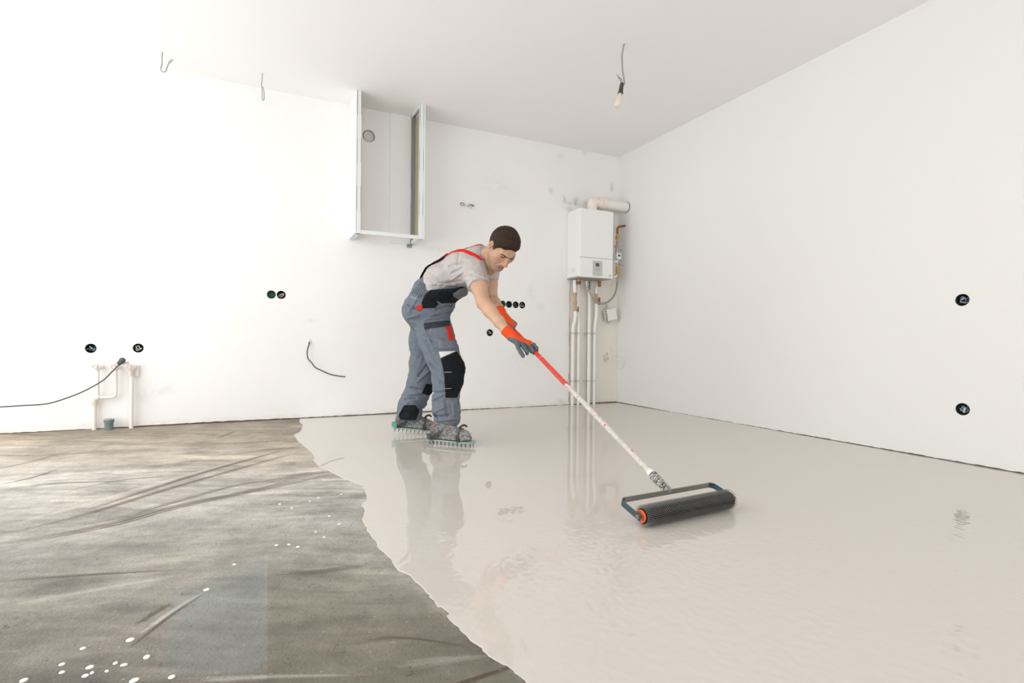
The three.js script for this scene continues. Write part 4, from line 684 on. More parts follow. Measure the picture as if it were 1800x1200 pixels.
// hair: short crop over the skull, brows
const hairMat = mat(0xffffff, 0.75, 0, { vertexColors: true, specularIntensity: 0.35 });
const hairline = (z) => { const P = [[-0.12, -0.068], [-0.085, -0.066], [-0.06, -0.045], [-0.04, 0.01], [-0.02, 0.034], [0.002, 0.032], [0.008, -0.012], [0.024, -0.014], [0.032, 0.03], [0.045, 0.054], [0.062, 0.066], [0.07, 0.084], [0.12, 0.088]]; let i = 0; while (i < P.length - 2 && z > P[i + 1][0]) i++; return lerp(P[i][1], P[i + 1][1], clamp((z - P[i][0]) / (P[i + 1][0] - P[i][0]), 0, 1)); };
const hairField = (x, y, z) => { const top = sstep(-0.02, 0.09, y), thick = 0.0035 + 0.0105 * top + 0.0026 * (noise3(x * 260, y * 110, z * 260) - 0.5) * (0.4 + top) + 0.003 * top * (noise3(x * 40, y * 40, z * 40) - 0.5), line = hairline(z) - (Math.abs(x) < 0.05 && z > 0.05 ? 0.006 * (1 - (x / 0.05) ** 2) : 0) + 0.007 * (noise3(x * 130, 3, z * 130) - 0.5); const earGap = ball(Math.sign(x) * 0.085, 0.0, -0.014, 0.024, 0.034, 0.024)(x, y, z); const edge = 0.3 + 0.7 * sstep(-0.002, 0.028, y - line); return Math.max(smax(Math.min(cranium(x, y, z), ball(0, -0.015, -0.02, 0.068, 0.085, 0.078)(x, y, z)) - thick * edge, line - y, 0.004), -earGap); };
const hairGeo = nets(hairField, [-0.11, -0.09, -0.14], [0.11, 0.165, 0.115], 0.0025, (x, y, z) => { const fade = sstep(0.06, -0.02, y), n = 0.65 + 0.7 * noise3(x * 190, y * 60, z * 190); return [lerp(0.036, 0.11, fade) * n, lerp(0.022, 0.072, fade) * n, lerp(0.014, 0.05, fade) * n]; });
hairGeo.applyMatrix4(new THREE.Matrix4().makeScale(HS, HS, HS).premultiply(headM));
mesh('hair', hairGeo, hairMat, worker);
const hp = (x, y, z) => V(x * HS, y * HS, z * HS).applyMatrix4(headM), onSkull = (x, y, off) => { let z = 0.13; for (let i = 0; i < 60; i++) { const d = skull(x, y, z) - off; if (d < 0.0003) break; z -= Math.max(0.0004, d * 0.8); } return hp(x, y, z); };
for (const s of [-1, 1]) {
  mesh('eyebrow', tube([0.013, 0.022, 0.032, 0.041, 0.047].map((x, i) => onSkull(s * x, 0.0395 + [-0.003, -0.001, 0.0, -0.001, -0.005][i], -0.0004)), 0.0036, 24, 7), mat(0x2a1d15, 0.8), worker);
  mesh('eyelashes', tube([0.02, 0.026, 0.032, 0.038, 0.043].map((x, i) => onSkull(s * x, 0.0235 + [-0.0005, -0.0006, -0.0006, -0.0002, 0.0008][i], -0.0002)), 0.0026, 20, 6), mat(0x2a1d17, 0.7), worker);
  mesh('eye', tube([0.025, 0.031, 0.037].map((x) => onSkull(s * x, 0.0195, -0.0002)), 0.0019, 12, 7), mat(0x4a3a30, 0.2), worker);
}

// T-shirt
const shirtMat = mat(0xffffff, 0.92, 0, { vertexColors: true, sheen: 0.2, sheenRoughness: 0.8, specularIntensity: 0.2 });
const slR = shR.clone().lerp(elbR, 0.46), slL = shL.clone().lerp(elbL, 0.4);
const shirtFolds = folds([[[825, 462], [792, 470], 3.4, .007, -.006, .05], [[826, 468], [796, 482], 3.4, .007, -.006, .05], [[820, 478], [795, 494], 3.4, .008, .006, .05], [[812, 486], [778, 503], 3.4, .007, -.005, .05], [[757, 500], [800, 502], 3.4, .006, .005, .02], [[748, 486], [770, 503], 3.4, .006, -.006, .02], [[752, 480], [776, 498], 3.4, .007, .005, .02], [[793, 452], [778, 470], 3.4, .008, -.004, .02], [[808, 446], [806, 466], 3.4, .008, -.004, .02], [[770, 500], [812, 494], 3.4, .006, -.005, .05],
  [[822, 482], [848, 490], 3.3, .005, -.005, .1], [[816, 472], [838, 466], 3.3, .006, -.005, .1], [[818, 492], [846, 496], 3.3, .005, .004, .1], [[822, 474], [846, 480], 3.3, .006, .005, .1], [[816, 486], [832, 484], 3.3, .004, -.004, .1], [[824, 463], [838, 459], 3.3, .005, -.005, .08], [[838, 480], [850, 484], 3.3, .005, -.005, .1]]);
const sleeve = (a, b, r0, r1) => { const c = capsule(a, b, r0, r1), n = b.clone().sub(a).normalize(); return (x, y, z) => smax(c(x, y, z), (x - b.x) * n.x + (y - b.y) * n.y + (z - b.z) * n.z - 0.002, 0.004); };
const shirtCore = (() => {
  const trunk = join([oval(J(757, 519, 3.52), bellyC, zAx, 0.148, 0.088, 0.155, 0.098), oval(bellyC, chestC, zAx, 0.155, 0.1, 0.168, 0.118), oval(chestC, J(838, 459, 3.52), zAx, 0.165, 0.116, 0.13, 0.075), capsule(shR, shL, 0.062, 0.06), ball(chestC.x + 0.035, chestC.y - 0.03, chestC.z, 0.1, 0.1, 0.14)], 0.05);
  const sR2 = sleeve(shR.clone().add(V(-0.012, 0.012, 0)), slR, 0.07, 0.067), sL2 = sleeve(shL.clone().add(V(0, 0.008, 0)), slL, 0.064, 0.056), yoke = capsule(J(838, 450, 3.47), J(845, 447, 3.55), 0.058, 0.056), neckHole = capsule(J(853, 449, 3.45), J(880, 448, 3.3), 0.053, 0.06);
  const collarPlane = J(856, 452, 3.46), cn = V(0.75, 0.38, 0.25).normalize();
  return (x, y, z) => { let d = smin(smin(trunk(x, y, z), sR2(x, y, z), 0.045), sL2(x, y, z), 0.045); d = smin(d, yoke(x, y, z), 0.05); return smax(d, (x - collarPlane.x) * cn.x + (y - collarPlane.y) * cn.y + (z - collarPlane.z) * cn.z - 0.012, 0.01); };
})();
const shirtField = (x, y, z) => { const d = shirtCore(x, y, z); return Math.abs(d) > 0.03 ? d : d - 0.62 * shirtFolds(x, y, z) - 0.006 * (1 - Math.abs(2 * noise3(x * 13 + y * 10, y * 21 - x * 7, z * 13) - 1) - 0.4) - 0.0025 * (noise3(x * 45, y * 60, z * 45) - 0.5); };
const shirt = mesh('t_shirt', nets(shirtField, [-0.14, 0.82, -0.4], [0.52, 1.36, 0.42], 0.0048, (x, y, z) => { const n = 0.96 + 0.08 * noise3(x * 130, y * 130, z * 130); return [0.50 * n, 0.465 * n, 0.445 * n]; }), shirtMat, worker);
mesh('collar', nets((x, y, z) => { const q = J(856, 452, 3.46), cn = V(0.75, 0.38, 0.25).normalize(), u = (x - q.x) * cn.x + (y - q.y) * cn.y + (z - q.z) * cn.z; return Math.max(shirtField(x, y, z) - 0.0035, -(u + 0.012), u - 0.0135); }, [0.2, 0.98, -0.3], [0.46, 1.36, 0.3], 0.0036), mat(0xb4aca8, 0.95), shirt);

// overalls
const clothMat = (c, more) => mat(c, 0.88, 0, { sheen: 0.15, sheenRoughness: 0.8, specularIntensity: 0.25, ...more });
const greyCloth = mat(0xffffff, 0.88, 0, { vertexColors: true, sheen: 0.15, sheenRoughness: 0.8, specularIntensity: 0.25 }), blackCloth = clothMat(0x1b1d20), redCloth = clothMat(0xcf2f27);
const legR = join([chain([[J(757, 552, 3.45), 0.108], [J(765, 590, 3.43), 0.105], [J(777, 622, 3.41), 0.096], [J(787, 648, 3.4), 0.09], [J(786, 672, 3.39), 0.079], [J(783.5, 697, 3.385), 0.07], [J(784, 718, 3.38), 0.074], [J(786, 733, 3.38), 0.08]], 0.05)], 0.05);
const legL = chain([[J(755, 552, 3.59), 0.105], [J(749, 598, 3.61), 0.1], [J(744, 640, 3.64), 0.082], [J(741, 668, 3.66), 0.078], [J(733, 690, 3.68), 0.073], [J(723, 712, 3.69), 0.073], [J(719, 727, 3.7), 0.08]], 0.05);
const hemR = [J(786, 741, 3.38), V(0.1, 1, 0).normalize()], hemL = [J(716, 735, 3.7), V(0.25, 1, 0).normalize()];
const cuffR = oval(J(783, 736, 3.38), J(782, 750, 3.375), V(1, 0, 0.3).normalize(), 0.074, 0.062, 0.068, 0.056);
const seat = join([oval(J(747, 546, 3.52), J(771, 534, 3.52), zAx, 0.16, 0.108, 0.155, 0.1), oval(J(752, 545, 3.52), J(751, 512, 3.52), zAx, 0.165, 0.105, 0.148, 0.088), ball(J(738, 548, 3.5).x, J(738, 548, 3.5).y, 0.02, 0.1, 0.095, 0.15)], 0.06);
const bib = (() => { const a = J(776, 522, 3.52), b = J(812, 512, 3.52), o = oval(a, b, zAx, 0.155, 0.052, 0.13, 0.03); return o; })();
const pantFolds = folds([
  [[762, 690], [798, 684], 3.38, .007, -.006, .02], [[764, 700], [780, 692], 3.38, .006, .006, .02], [[758, 640], [772, 652], 3.38, .008, -.006, .02], [[756, 648], [776, 668], 3.38, .007, .005, .02], [[752, 600], [772, 640], 3.38, .009, -.005, .02], [[748, 578], [768, 620], 3.38, .009, .005, .02],
  [[766, 722], [782, 714], 3.36, .006, .007, .02], [[764, 731], [790, 727], 3.36, .006, -.008, .02], [[768, 737], [803, 734], 3.36, .006, .006, .02], [[786, 702], [788, 728], 3.36, .008, -.005, .02], [[798, 706], [800, 728], 3.36, .007, .005, .02], [[764, 726], [773, 735], 3.36, .006, -.008, .02],
  [[762, 558], [794, 548], 3.4, .006, -.005, .02], [[752, 562], [785, 556], 3.4, .006, .005, .02], [[748, 590], [774, 604], 3.4, .006, -.004, .02], [[758, 586], [784, 598], 3.4, .005, .004, .02], [[740, 520], [726, 548], 3.42, .008, .004, .02], [[722, 538], [736, 545], 3.42, .006, -.005, .02], [[720, 560], [740, 556], 3.42, .007, .005, .02], [[770, 545], [792, 536], 3.42, .006, -.006, .02],
  [[736, 660], [752, 640], 3.55, .007, -.006], [[732, 672], [754, 652], 3.55, .007, .006], [[722, 681], [736, 684], 3.6, .006, -.006], [[714, 694], [742, 690], 3.6, .007, .006], [[712, 702], [730, 700], 3.6, .006, -.006], [[736, 700], [746, 714], 3.6, .007, .006], [[734, 712], [742, 726], 3.6, .007, -.006], [[700, 730], [716, 708], 3.6, .007, .005], [[697, 728], [712, 738], 3.6, .006, -.006]]);
const waistTop = (() => { const P = flat([[690, 470], [741, 478], [746, 487], [752, 501], [758, 508.5], [780, 508], [800, 506], [818, 502], [840, 498], [840, 1000], [600, 1000], [600, 470]], 3.4); return polygon(P); })();
const elastic = polygon(flat([[722, 516], [738, 492], [759, 508], [751, 522], [744, 524]], 3.42));
const pantsCore = (x, y, z) => {
  let r = legR(x, y, z), l = legL(x, y, z);
  r = smax(r, -((x - hemR[0].x) * hemR[1].x + (y - hemR[0].y) * hemR[1].y) - 0.0, 0.006); l = smax(l, -((x - hemL[0].x) * hemL[1].x + (y - hemL[0].y) * hemL[1].y), 0.006);
  r = smin(r, cuffR(x, y, z), 0.01); let d = smin(r, l, 0.02); d = smin(d, seat(x, y, z), 0.05); return smax(smin(d, bib(x, y, z), 0.04), waistTop(x, y), 0.006);
};
const crumple = (x, y, z) => 1 - Math.abs(2 * noise3(x, y, z) - 1);
const pantsField = (x, y, z) => {
  let d = pantsCore(x, y, z); if (Math.abs(d) > 0.035) return d;
  d -= pantFolds(x, y, z) + 0.0105 * (crumple(x * 9, y * 24 + x * 9, z * 9) - 0.4) * (0.5 + 0.8 * noise3(x * 5, y * 5, z * 5 + 9)) + 0.0058 * (crumple(x * 26 - y * 9, y * 34 + x * 14, z * 26) - 0.4);
  const e = elastic(x, y); if (e < 0 && z > 0) d -= 0.0035 * Math.sin((x * 0.8 - y * 0.45) * 420) * sstep(0, -0.008, e);
  return d;
};
const pants = mesh('overalls', nets(pantsField, [-0.36, 0.06, -0.42], [0.3, 1.16, 0.34], 0.005, (x, y, z) => { const n = 0.93 + 0.1 * noise3(x * 160, y * 160, z * 160) + 0.1 * (noise3(x * 14, y * 14, z * 14) - 0.5), dust = sstep(0.24, 0.08, y) * 0.2; return [(0.155 + dust * 0.12) * n, (0.18 + dust * 0.1) * n, (0.215 + dust * 0.05) * n]; }), greyCloth, worker);
// sewn-on panels: the same surface a little proud, within an outline on the side it is on
function panel(name, outline, d, thick, m, parent, zlo, zhi, base = pantsField, h = 0.0038) {
  const P = flat(outline, d), poly = polygon(P), xs = P.map((p) => p[0]), ys = P.map((p) => p[1]);
  return mesh(name, nets((x, y, z) => { const e = poly(x, y); return e > 0.03 ? e : Math.max(base(x, y, z) - thick, e, zlo - z); }, [Math.min(...xs) - 0.012, Math.min(...ys) - 0.012, zlo - 0.01], [Math.max(...xs) + 0.012, Math.max(...ys) + 0.012, zhi], h), m, parent);
}
const PX = { knee: [[775.5, 630], [802, 617.6], [816, 642], [816, 668], [803, 699], [783.8, 698], [782, 660.7], [779, 644]] };
const kneePad = panel('knee_pad', PX.knee, 3.32, 0.005, blackCloth, pants, -0.02, 0.3);
for (const y of [653.5, 682]) mesh('stitching', tube([782.5, 786, 790, 794].map((x) => { const p = J(x, y, 3.32); let z = 0.3; for (let i = 0; i < 80; i++) { const q = pantsField(p.x, p.y, z) - 0.0055; if (q < 0.0004) break; z -= Math.max(0.0005, q * 0.7); } return V(p.x, p.y, z); }), 0.0016, 16, 6), mat(0xb9bcc0, 0.7), kneePad);
panel('reflective_patch', [[772, 617.5], [802, 616.7], [775.5, 629]], 3.32, 0.0045, mat(0xd7d8d8, 0.4), pants, 0.0, 0.3);
panel('side_panel', [[759.5, 509.5], [780, 508.5], [800, 506.5], [816, 503], [797, 517], [797, 522], [804, 524], [803, 527], [793, 531.5], [777, 533.5], [766.5, 527], [772, 535], [767, 542], [745.5, 543], [744, 533], [748, 520], [756, 511]], 3.38, 0.004, blackCloth, pants, -0.02, 0.28);
panel('bib_pocket', [[797, 517], [819, 505], [824, 513], [806, 523.5], [797, 522]], 3.4, 0.006, clothMat(0x767c84), pants, 0.0, 0.28);
panel('red_tab', [[735.6, 538], [746, 537.5], [746.3, 544.5], [737, 547.5]], 3.38, 0.0055, redCloth, pants, 0.02, 0.3);
const pk = panel('cargo_pocket', [[754, 574], [790, 570], [800, 612], [782, 614], [764, 610]], 3.34, 0.008, clothMat(0x6f7680), pants, 0.02, 0.32, pantsField);
panel('pocket_flap', [[745.5, 568], [788, 562.5], [790, 573], [748, 578.5]], 3.34, 0.0125, clothMat(0x35393e), pk, 0.02, 0.32);
panel('red_tab', [[784, 572], [790.5, 572], [797, 597.5], [790, 599]], 3.34, 0.0125, redCloth, pk, 0.0, 0.32);
panel('hip_pocket', [[724, 520], [741, 527], [742, 531], [722, 524]], 3.4, 0.004, clothMat(0x828994), pants, 0.02, 0.32);
panel('knee_pad', [[742, 690], [750, 674], [760, 676], [768, 686], [752, 696]], 3.6, 0.005, blackCloth, pants, -0.4, 0.02);
panel('hem_panel', [[711, 711], [730, 711], [737, 721], [730, 739], [702, 738], [700, 730]], 3.62, 0.005, clothMat(0x23262a), pants, -0.4, -0.06);
// back panel and crossed braces, lying on the shirt
const settle = (p, f, off) => { const q = p.clone(); for (let i = 0; i < 30; i++) { const d = f(q.x, q.y, q.z) - off, e = 0.002, g = V(f(q.x + e, q.y, q.z) - f(q.x - e, q.y, q.z), f(q.x, q.y + e, q.z) - f(q.x, q.y - e, q.z), f(q.x, q.y, q.z + e) - f(q.x, q.y, q.z - e)).normalize(); q.addScaledVector(g, -d * 0.8); } return q; };
function strap(name, pts, w0, w1, m, parent, thick = 0.005) {
  const q = pts.map(([x, y, d]) => settle(J(x, y, d), shirtCore, 0)), c = new THREE.CatmullRomCurve3(q), P = c.getPoints(40).map((p) => settle(p, shirtCore, 0)), bb = new THREE.Box3().setFromPoints(P).expandByScalar(0.05);
  return mesh(name, nets((x, y, z) => { let d = 9; for (let i = 0; i < P.length; i++) { const e = Math.hypot(x - P[i].x, y - P[i].y, z - P[i].z) - lerp(w0, w1, i / 40); if (e < d) d = e; } return Math.max(shirtField(x, y, z) - thick, d); }, bb.min.toArray(), bb.max.toArray(), 0.0042), m, parent);
}
strap('back_panel', [[744, 482, 3.5], [751, 470, 3.5], [760, 461, 3.5], [770, 455, 3.5]], 0.075, 0.06, clothMat(0x2b2f2e), pants, 0.014);
strap('back_panel', [[768, 456, 3.5], [774, 453, 3.5], [781, 450, 3.5]], 0.042, 0.034, clothMat(0x5a1a1c), pants, 0.016);
strap('brace', [[776, 453, 3.49], [795, 447, 3.46], [812, 444, 3.42], [825, 446, 3.39], [836, 451, 3.37], [843, 459, 3.35]], 0.016, 0.015, redCloth, pants, 0.0065);
strap('brace', [[776, 451, 3.5], [795, 442, 3.5], [813, 436, 3.5], [830, 431, 3.51], [842, 431, 3.53], [848, 434, 3.57]], 0.018, 0.017, redCloth, pants, 0.0075);

// gloves
const gloveOrange = mat(0xe9552b, 0.8, 0, { sheen: 0.3, specularIntensity: 0.25 }), gloveGrey = mat(0x5b6469, 0.55, 0, { specularIntensity: 0.5 });
function ribbed(a, b, r0, r1) { const c = capsule(a, b, r0, r1), ax = b.clone().sub(a), L = ax.length(); ax.divideScalar(L); return (x, y, z) => { const u = (x - a.x) * ax.x + (y - a.y) * ax.y + (z - a.z) * ax.z; return smax(c(x, y, z) - 0.0012 * Math.sin(u * 900), Math.max(-u - 0.001, u - L - 0.01), 0.002); }; }
function glove(field, lo, hi, isGrey) {
  const g = nets(field, lo, hi, 0.0022), [grey, orange] = parted(g, isGrey), o = mesh('glove', orange, gloveOrange, worker);
  mesh('palm_coating', grey, gloveGrey, o).userData.label = 'dark grey rubber palm and fingertips'; return o;
}
{ // right hand: palm over the pole, first two fingers closed on it, the others hanging loose
  const w = wrR.clone(), cuff = ribbed(J(888, 578.5, 3.075), J(900, 590.5, 3.06), 0.0345, 0.033);
  const k = [J(931, 603, 3.06), J(924, 604, 3.035), J(916, 603.5, 3.015), J(909, 603, 3.0)], heel = J(899, 590, 3.06);
  const palm = join([...k.map((p, i) => capsule(heel.clone().lerp(p, 0.12), p, 0.019, 0.0145)), capsule(k[0], k[3], 0.013, 0.013), capsule(J(902, 596, 3.045), J(915, 602, 3.03), 0.02, 0.016)], 0.014);
  const fing = [[k[0], J(938.5, 606, 3.035), J(943, 611.5, 3.015), J(943.5, 617, 3.02)], [k[1], J(932, 610, 3.005), J(937, 616, 2.995), J(938, 620.5, 3.01)], [k[2], J(921, 611, 2.985), J(926, 617.5, 2.98), J(926.5, 621.5, 2.985)], [k[3], J(911, 611, 2.975), J(915.5, 619, 2.965), J(919.5, 625.5, 2.965)]];
  const R = [[.0125, .0115, .0105, .0095], [.0125, .012, .011, .0098], [.012, .0112, .0102, .0092], [.012, .0118, .0115, .0108]];
  const fields = fing.map((f, i) => chain(f.map((p, j) => [p, R[i][j]]), 0.006)), thumb = chain([[J(903, 595, 3.085), 0.016], [J(914, 604, 3.115), 0.0135], [J(926, 613, 3.125), 0.0115], [J(934, 618, 3.1), 0.0105]], 0.006);
  const f = (x, y, z) => { let d = palm(x, y, z), e = 9; for (const q of fields) e = Math.min(e, q(x, y, z)); e = Math.min(e, thumb(x, y, z)); d = smin(d, e, 0.007); d -= 0.0016 * (noise3(x * 90, y * 90, z * 90) - 0.5); return smin(d, cuff(x, y, z), 0.008); };
  const [A, B, C2, Dq] = flat([[893, 592], [903, 593.5], [916, 600], [930, 606]], 3.03), line = [A, B, C2, Dq];
  const lo = J(882, 634, 2.93), hi = J(956, 566, 2.93), g = glove(f, [lo.x - .01, lo.y, 3.5 - 3.19], [hi.x + .01, hi.y, 3.5 - 2.93], (x, y, z) => {
    if (fing.some((q, i) => { const t = q[1].clone().lerp(q[2], i < 2 ? -0.3 : -0.5); const ax = q[2].clone().sub(q[0]); return (x - t.x) * ax.x + (y - t.y) * ax.y + (z - t.z) * ax.z > 0 && fields[i](x, y, z) < 0.004; })) return true;
    if (x < A[0]) return false; let i = 0; while (i < 2 && x > line[i + 1][0]) i++; const yl = lerp(line[i][1], line[i + 1][1], clamp((x - line[i][0]) / (line[i + 1][0] - line[i][0]), 0, 1)); return y < yl + 0.005 * (noise2(x * 90, 3) - 0.5);
  });
  g.userData.label = 'orange glove of the near hand, two fingers hanging loose';
}
{ // left hand: closed round the upper end of the pole behind the other forearm
  const p0 = toW(poleEnd), pd = toW(poleEnd.clone().add(along(940, 622, 3.02).sub(poleEnd).normalize())).sub(p0), up = V(0, 1, 0).addScaledVector(pd, -pd.y).normalize(), sd = pd.clone().cross(up).normalize(); if (sd.z < 0) sd.negate();
  const on = (s, a, r) => p0.clone().addScaledVector(pd, s).addScaledVector(up, Math.cos(a) * r).addScaledVector(sd, Math.sin(a) * r);
  const cuff = ribbed(wrL.clone().lerp(elbL, 0.12), wrL.clone().lerp(elbL, -0.13), 0.034, 0.033), W = wrL.clone().lerp(elbL, -0.2), S = [0.03, 0.052, 0.073, 0.093];
  const kn = S.map((s) => on(s, 0.35, 0.036)), palm = join([...kn.map((q) => capsule(W, q, 0.019, 0.0145)), capsule(kn[0], kn[3], 0.0145, 0.0145)], 0.014);
  const fields = S.map((s, i) => chain([[kn[i], 0.0135], [on(s + 0.004, 1.35, 0.037), 0.0122], [on(s + 0.006, 2.5, 0.03), 0.0112], [on(s + 0.006, 3.6, 0.026), 0.01]], 0.006)), thumb = chain([[W, 0.017], [on(0.07, -0.75, 0.032), 0.0135], [on(0.1, -0.1, 0.029), 0.0115], [on(0.12, 0.5, 0.026), 0.0105]], 0.006);
  const f = (x, y, z) => { let d = palm(x, y, z), e = 9; for (const q of fields) e = Math.min(e, q(x, y, z)); e = Math.min(e, thumb(x, y, z)); d = smin(d, e, 0.007) - 0.0014 * (noise3(x * 90, y * 90, z * 90) - 0.5); return smin(d, cuff(x, y, z), 0.008); };
  const c = on(0.05, 0, 0.02);
  const g = glove(f, [c.x - 0.13, c.y - 0.1, c.z - 0.13], [c.x + 0.12, c.y + 0.14, c.z + 0.13], (x, y, z) => fields.some((q, i) => q(x, y, z) < 0.003 && (x - kn[i].x) * sd.x + (y - kn[i].y) * sd.y + (z - kn[i].z) * sd.z > 0.008) || thumb(x, y, z) < 0.003 && palm(x, y, z) > 0.006);
  g.userData.label = 'orange glove of the far hand round the pole end';
}

// shoes on spiked soles, each built along its own foot: x heel to toe, y up, z to the foot's right
const dusty = mat(0xffffff, 0.9, 0, { vertexColors: true, specularIntensity: 0.2 }), plateM = mat(0x8fa89c, 0.5), plateDark = mat(0x3c4a46, 0.5), strapM = mat(0x33383a, 0.6), spikeMetal = mat(0x55595a, 0.4, 0.6), greenM = mat(0x4f9a80, 0.5);
function foot(heel, toe, roll, ank, label) {
  const ax = toe.clone().sub(heel), L = ax.length(); ax.normalize(); const sd = ax.clone().cross(V(0, 1, 0)).normalize(), up = sd.clone().cross(ax).normalize();
  const M = new THREE.Matrix4().makeBasis(ax, up, sd).setPosition(heel), inv = M.clone().invert(), k = L / 0.3, an = ank.clone().applyMatrix4(inv);
  const put = (g) => g.applyMatrix4(M);
  const core = join([oval(V(0.05, 0.05, 0), V(0.2 * k, 0.036, 0), V(0, 0, 1), 0.037, 0.034, 0.045, 0.026), ball(0.228 * k, 0.032, 0, 0.058, 0.034, 0.047), capsule(V(0.055, 0.055, 0), V(clamp(an.x, 0.04, 0.1), Math.min(an.y, 0.13), 0), 0.041, 0.044), capsule(V(0.075, 0.08, 0), V(0.19 * k, 0.046, 0), 0.04, 0.031)], 0.03);
  const sole = (x, y, z) => { const w = lerp(0.036, 0.047, sstep(0.05, 0.22, x)) , cx = clamp(x, 0.04, 0.245 * k); const d = Math.hypot(x - cx, z) - w; return smax(d, Math.abs(y - 0.014) - 0.011, 0.006); };
  const f = (x, y, z) => { let d = core(x, y, z); d -= 0.003 * (noise3(x * 55, y * 70, z * 55) - 0.5) + 0.0015 * (noise3(x * 160, y * 160, z * 160) - 0.5); for (let i = 0; i < 4; i++) { const q = Math.abs(x - (0.105 + i * 0.018)) ; if (q < 0.006 && y > 0.055) d -= 0.0035 * (1 - q / 0.006); } const w = Math.abs(x * 0.6 + y - 0.105) ; if (w < 0.006 && x < 0.13) d -= 0.0025 * (1 - w / 0.006); return smin(Math.max(d, 0.008 - y), sole(x, y, z), 0.006); };
  const shoe = mesh('shoe', put(nets(f, [-0.03, -0.005, -0.075], [0.33, 0.2, 0.075], 0.004, (x, y, z) => { const n = fbm((x + z) * 110, (y - z * 0.5) * 130, 4) + 0.6 * (noise3(x * 300, y * 300, z * 300) - 0.5), g = lerp(0.1, 0.3, sstep(0.2, 0.75, n)) * (0.85 + 0.4 * sstep(0.05, 0.2, x)); return [g, g * 0.985, g * 0.94]; })), dusty, worker);
  const laces = [0, 1, 2].map((i) => tube([V(0.112 + i * 0.02, 0.112 - i * 0.014, -0.026), V(0.118 + i * 0.02, 0.124 - i * 0.017, 0), V(0.112 + i * 0.02, 0.112 - i * 0.014, 0.026)], 0.0028, 12, 6)); laces.forEach((g) => mesh('lace', put(g), mat(0x9aa1a6, 0.8), shoe));
  mesh('pull_tab', put(box(0.014, 0.01, 0.004, 0.062, 0.098, 0.0435, 0.0015)), mat(0xb4584a, 0.8), shoe);
  const sp = new THREE.Group(); sp.name = 'spiked_sole' + (worker.children.some((c) => c.name === 'spiked_sole') ? '_001' : ''); sp.userData.label = label; worker.add(sp);
  const s = new THREE.Shape(); s.moveTo(0.0, -0.03); s.bezierCurveTo(-0.014, -0.028, -0.014, 0.028, 0, 0.03); s.bezierCurveTo(0.08, 0.038, 0.12, 0.036, 0.2, 0.05); s.bezierCurveTo(0.27, 0.056, 0.318 * k, 0.04, 0.318 * k, 0); s.bezierCurveTo(0.318 * k, -0.04, 0.27, -0.056, 0.2, -0.05); s.bezierCurveTo(0.12, -0.036, 0.08, -0.038, 0, -0.03);
  mesh('plate', put(new THREE.ExtrudeGeometry(s, { depth: 0.006, bevelEnabled: true, bevelSize: 0.0015, bevelThickness: 0.0015, bevelSegments: 2, curveSegments: 10 }).rotateX(-Math.PI / 2).translate(0, -0.0085, 0)), plateM, sp);
  mesh('heel_cup', put(new THREE.CylinderGeometry(0.043, 0.041, 0.03, 20, 1, false, Math.PI, Math.PI).translate(0.028, 0.012, 0)), roll ? greenM : plateDark, sp);
  for (let r = 0; r < 2; r++) for (let i = 0; i < 11; i++) { const x = 0.012 + i * 0.0285 * k, z = (r ? 1 : -1) * lerp(0.022, 0.036, sstep(0.05, 0.2, x)) * (i > 9 ? 0.6 : 1); mesh('spike', put(rod(V(x, -0.009, z), V(x, -0.034, z), 0.0028, 0.0016, 7)), spikeMetal, sp); }
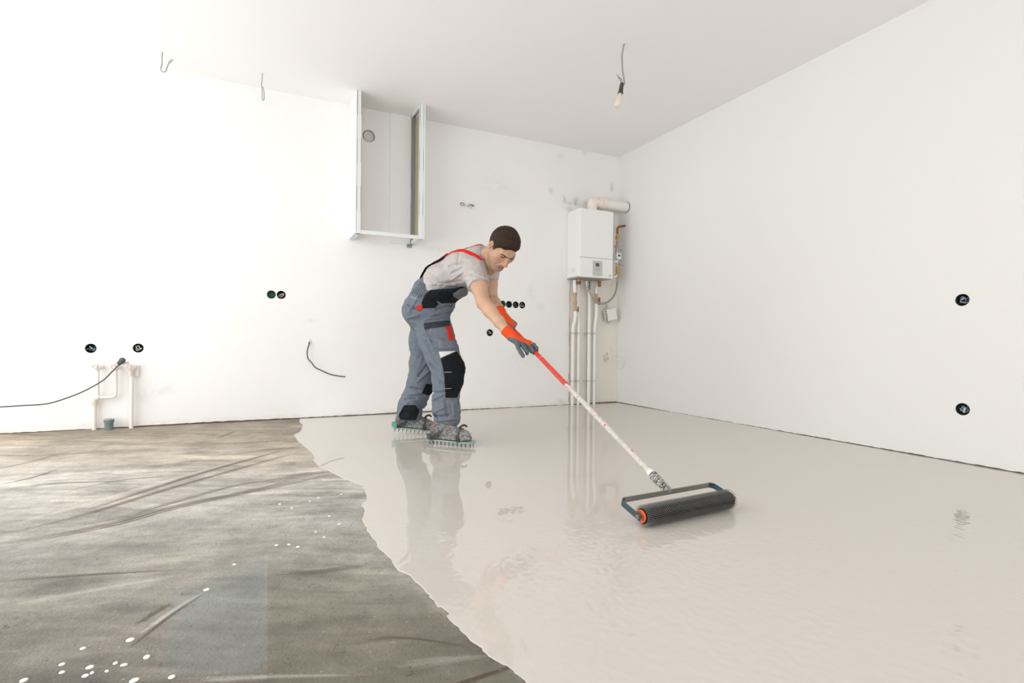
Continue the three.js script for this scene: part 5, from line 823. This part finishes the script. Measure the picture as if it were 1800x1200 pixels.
  const band = (name, pts, w) => { const c = new THREE.CatmullRomCurve3(pts), pos = [], N = 24, H = 0.003; const P = c.getPoints(N), ring = P.map((p, i) => { const t = P[Math.min(N, i + 1)].clone().sub(P[Math.max(0, i - 1)]).normalize(), n = p.clone().sub(V(p.x, 0.03, 0)).setX(0).normalize(), b = t.clone().cross(n).normalize(), nn = b.clone().cross(t); return [[-w, -H], [w, -H], [w, H], [-w, H]].map(([u, v]) => p.clone().addScaledVector(b, u).addScaledVector(nn, v)); });
    const q = (a, b, c2, d) => { for (const v of [a, b, c2, a, c2, d]) pos.push(v.x, v.y, v.z); }; for (let i = 0; i < N; i++) for (let e = 0; e < 4; e++) q(ring[i][e], ring[i][(e + 1) % 4], ring[i + 1][(e + 1) % 4], ring[i + 1][e]); q(...ring[0].slice().reverse()); q(...ring[N]);
    const g = new THREE.BufferGeometry(); g.setAttribute('position', new THREE.Float32BufferAttribute(pos, 3)); g.computeVertexNormals(); return mesh(name, put(g), strapM, sp); };
  band('strap', [V(0.225 * k, -0.004, 0.052), V(0.222 * k, 0.03, 0.054), V(0.218 * k, 0.062, 0.034), V(0.216 * k, 0.074, 0), V(0.218 * k, 0.062, -0.034), V(0.222 * k, 0.03, -0.054), V(0.225 * k, -0.004, -0.052)], 0.0105);
  band('strap', [V(0.03, 0.0, 0.042), V(0.06, 0.02, 0.048), V(0.1, 0.055, 0.047), V(0.13, 0.09, 0.03), V(0.138, 0.1, 0), V(0.13, 0.09, -0.03), V(0.1, 0.055, -0.047), V(0.06, 0.02, -0.048), V(0.03, 0.0, -0.042)], 0.0085);
  mesh('buckle', put(new RoundedBoxGeometry(0.028, 0.024, 0.008, 2, 0.003).rotateX(-0.55).translate(0.219 * k, 0.066, 0.038)), mat(0x4c5356, 0.4), sp);
  mesh('strap_end', put(tube([V(0.217 * k, 0.074, 0.012), V(0.225 * k, 0.088, 0.006), V(0.245 * k, 0.096, 0.0), V(0.258 * k, 0.088, -0.004)], 0.0065, 20, 8)), mat(0x26292b, 0.6), sp);
}
{
  const h = toW(onLevel(755, 778.5, 0.005)).setY(0.0385), t = toW(onLevel(830, 784.5, 0.005)).setY(0.0385);
  foot(h, t, 0, ankR, 'spiked plate strapped under the near shoe, standing in the compound');
  const h2 = J(692, 748.5, 3.7), t2 = J(766, 754.5, 3.71); foot(h2, t2, 1, ankL, 'spiked plate under the far shoe, heel lifted');
}

scene.traverse((o) => { if (o.isMesh) o.castShadow = o.receiveShadow = true; });
renderer.render(scene, camera);
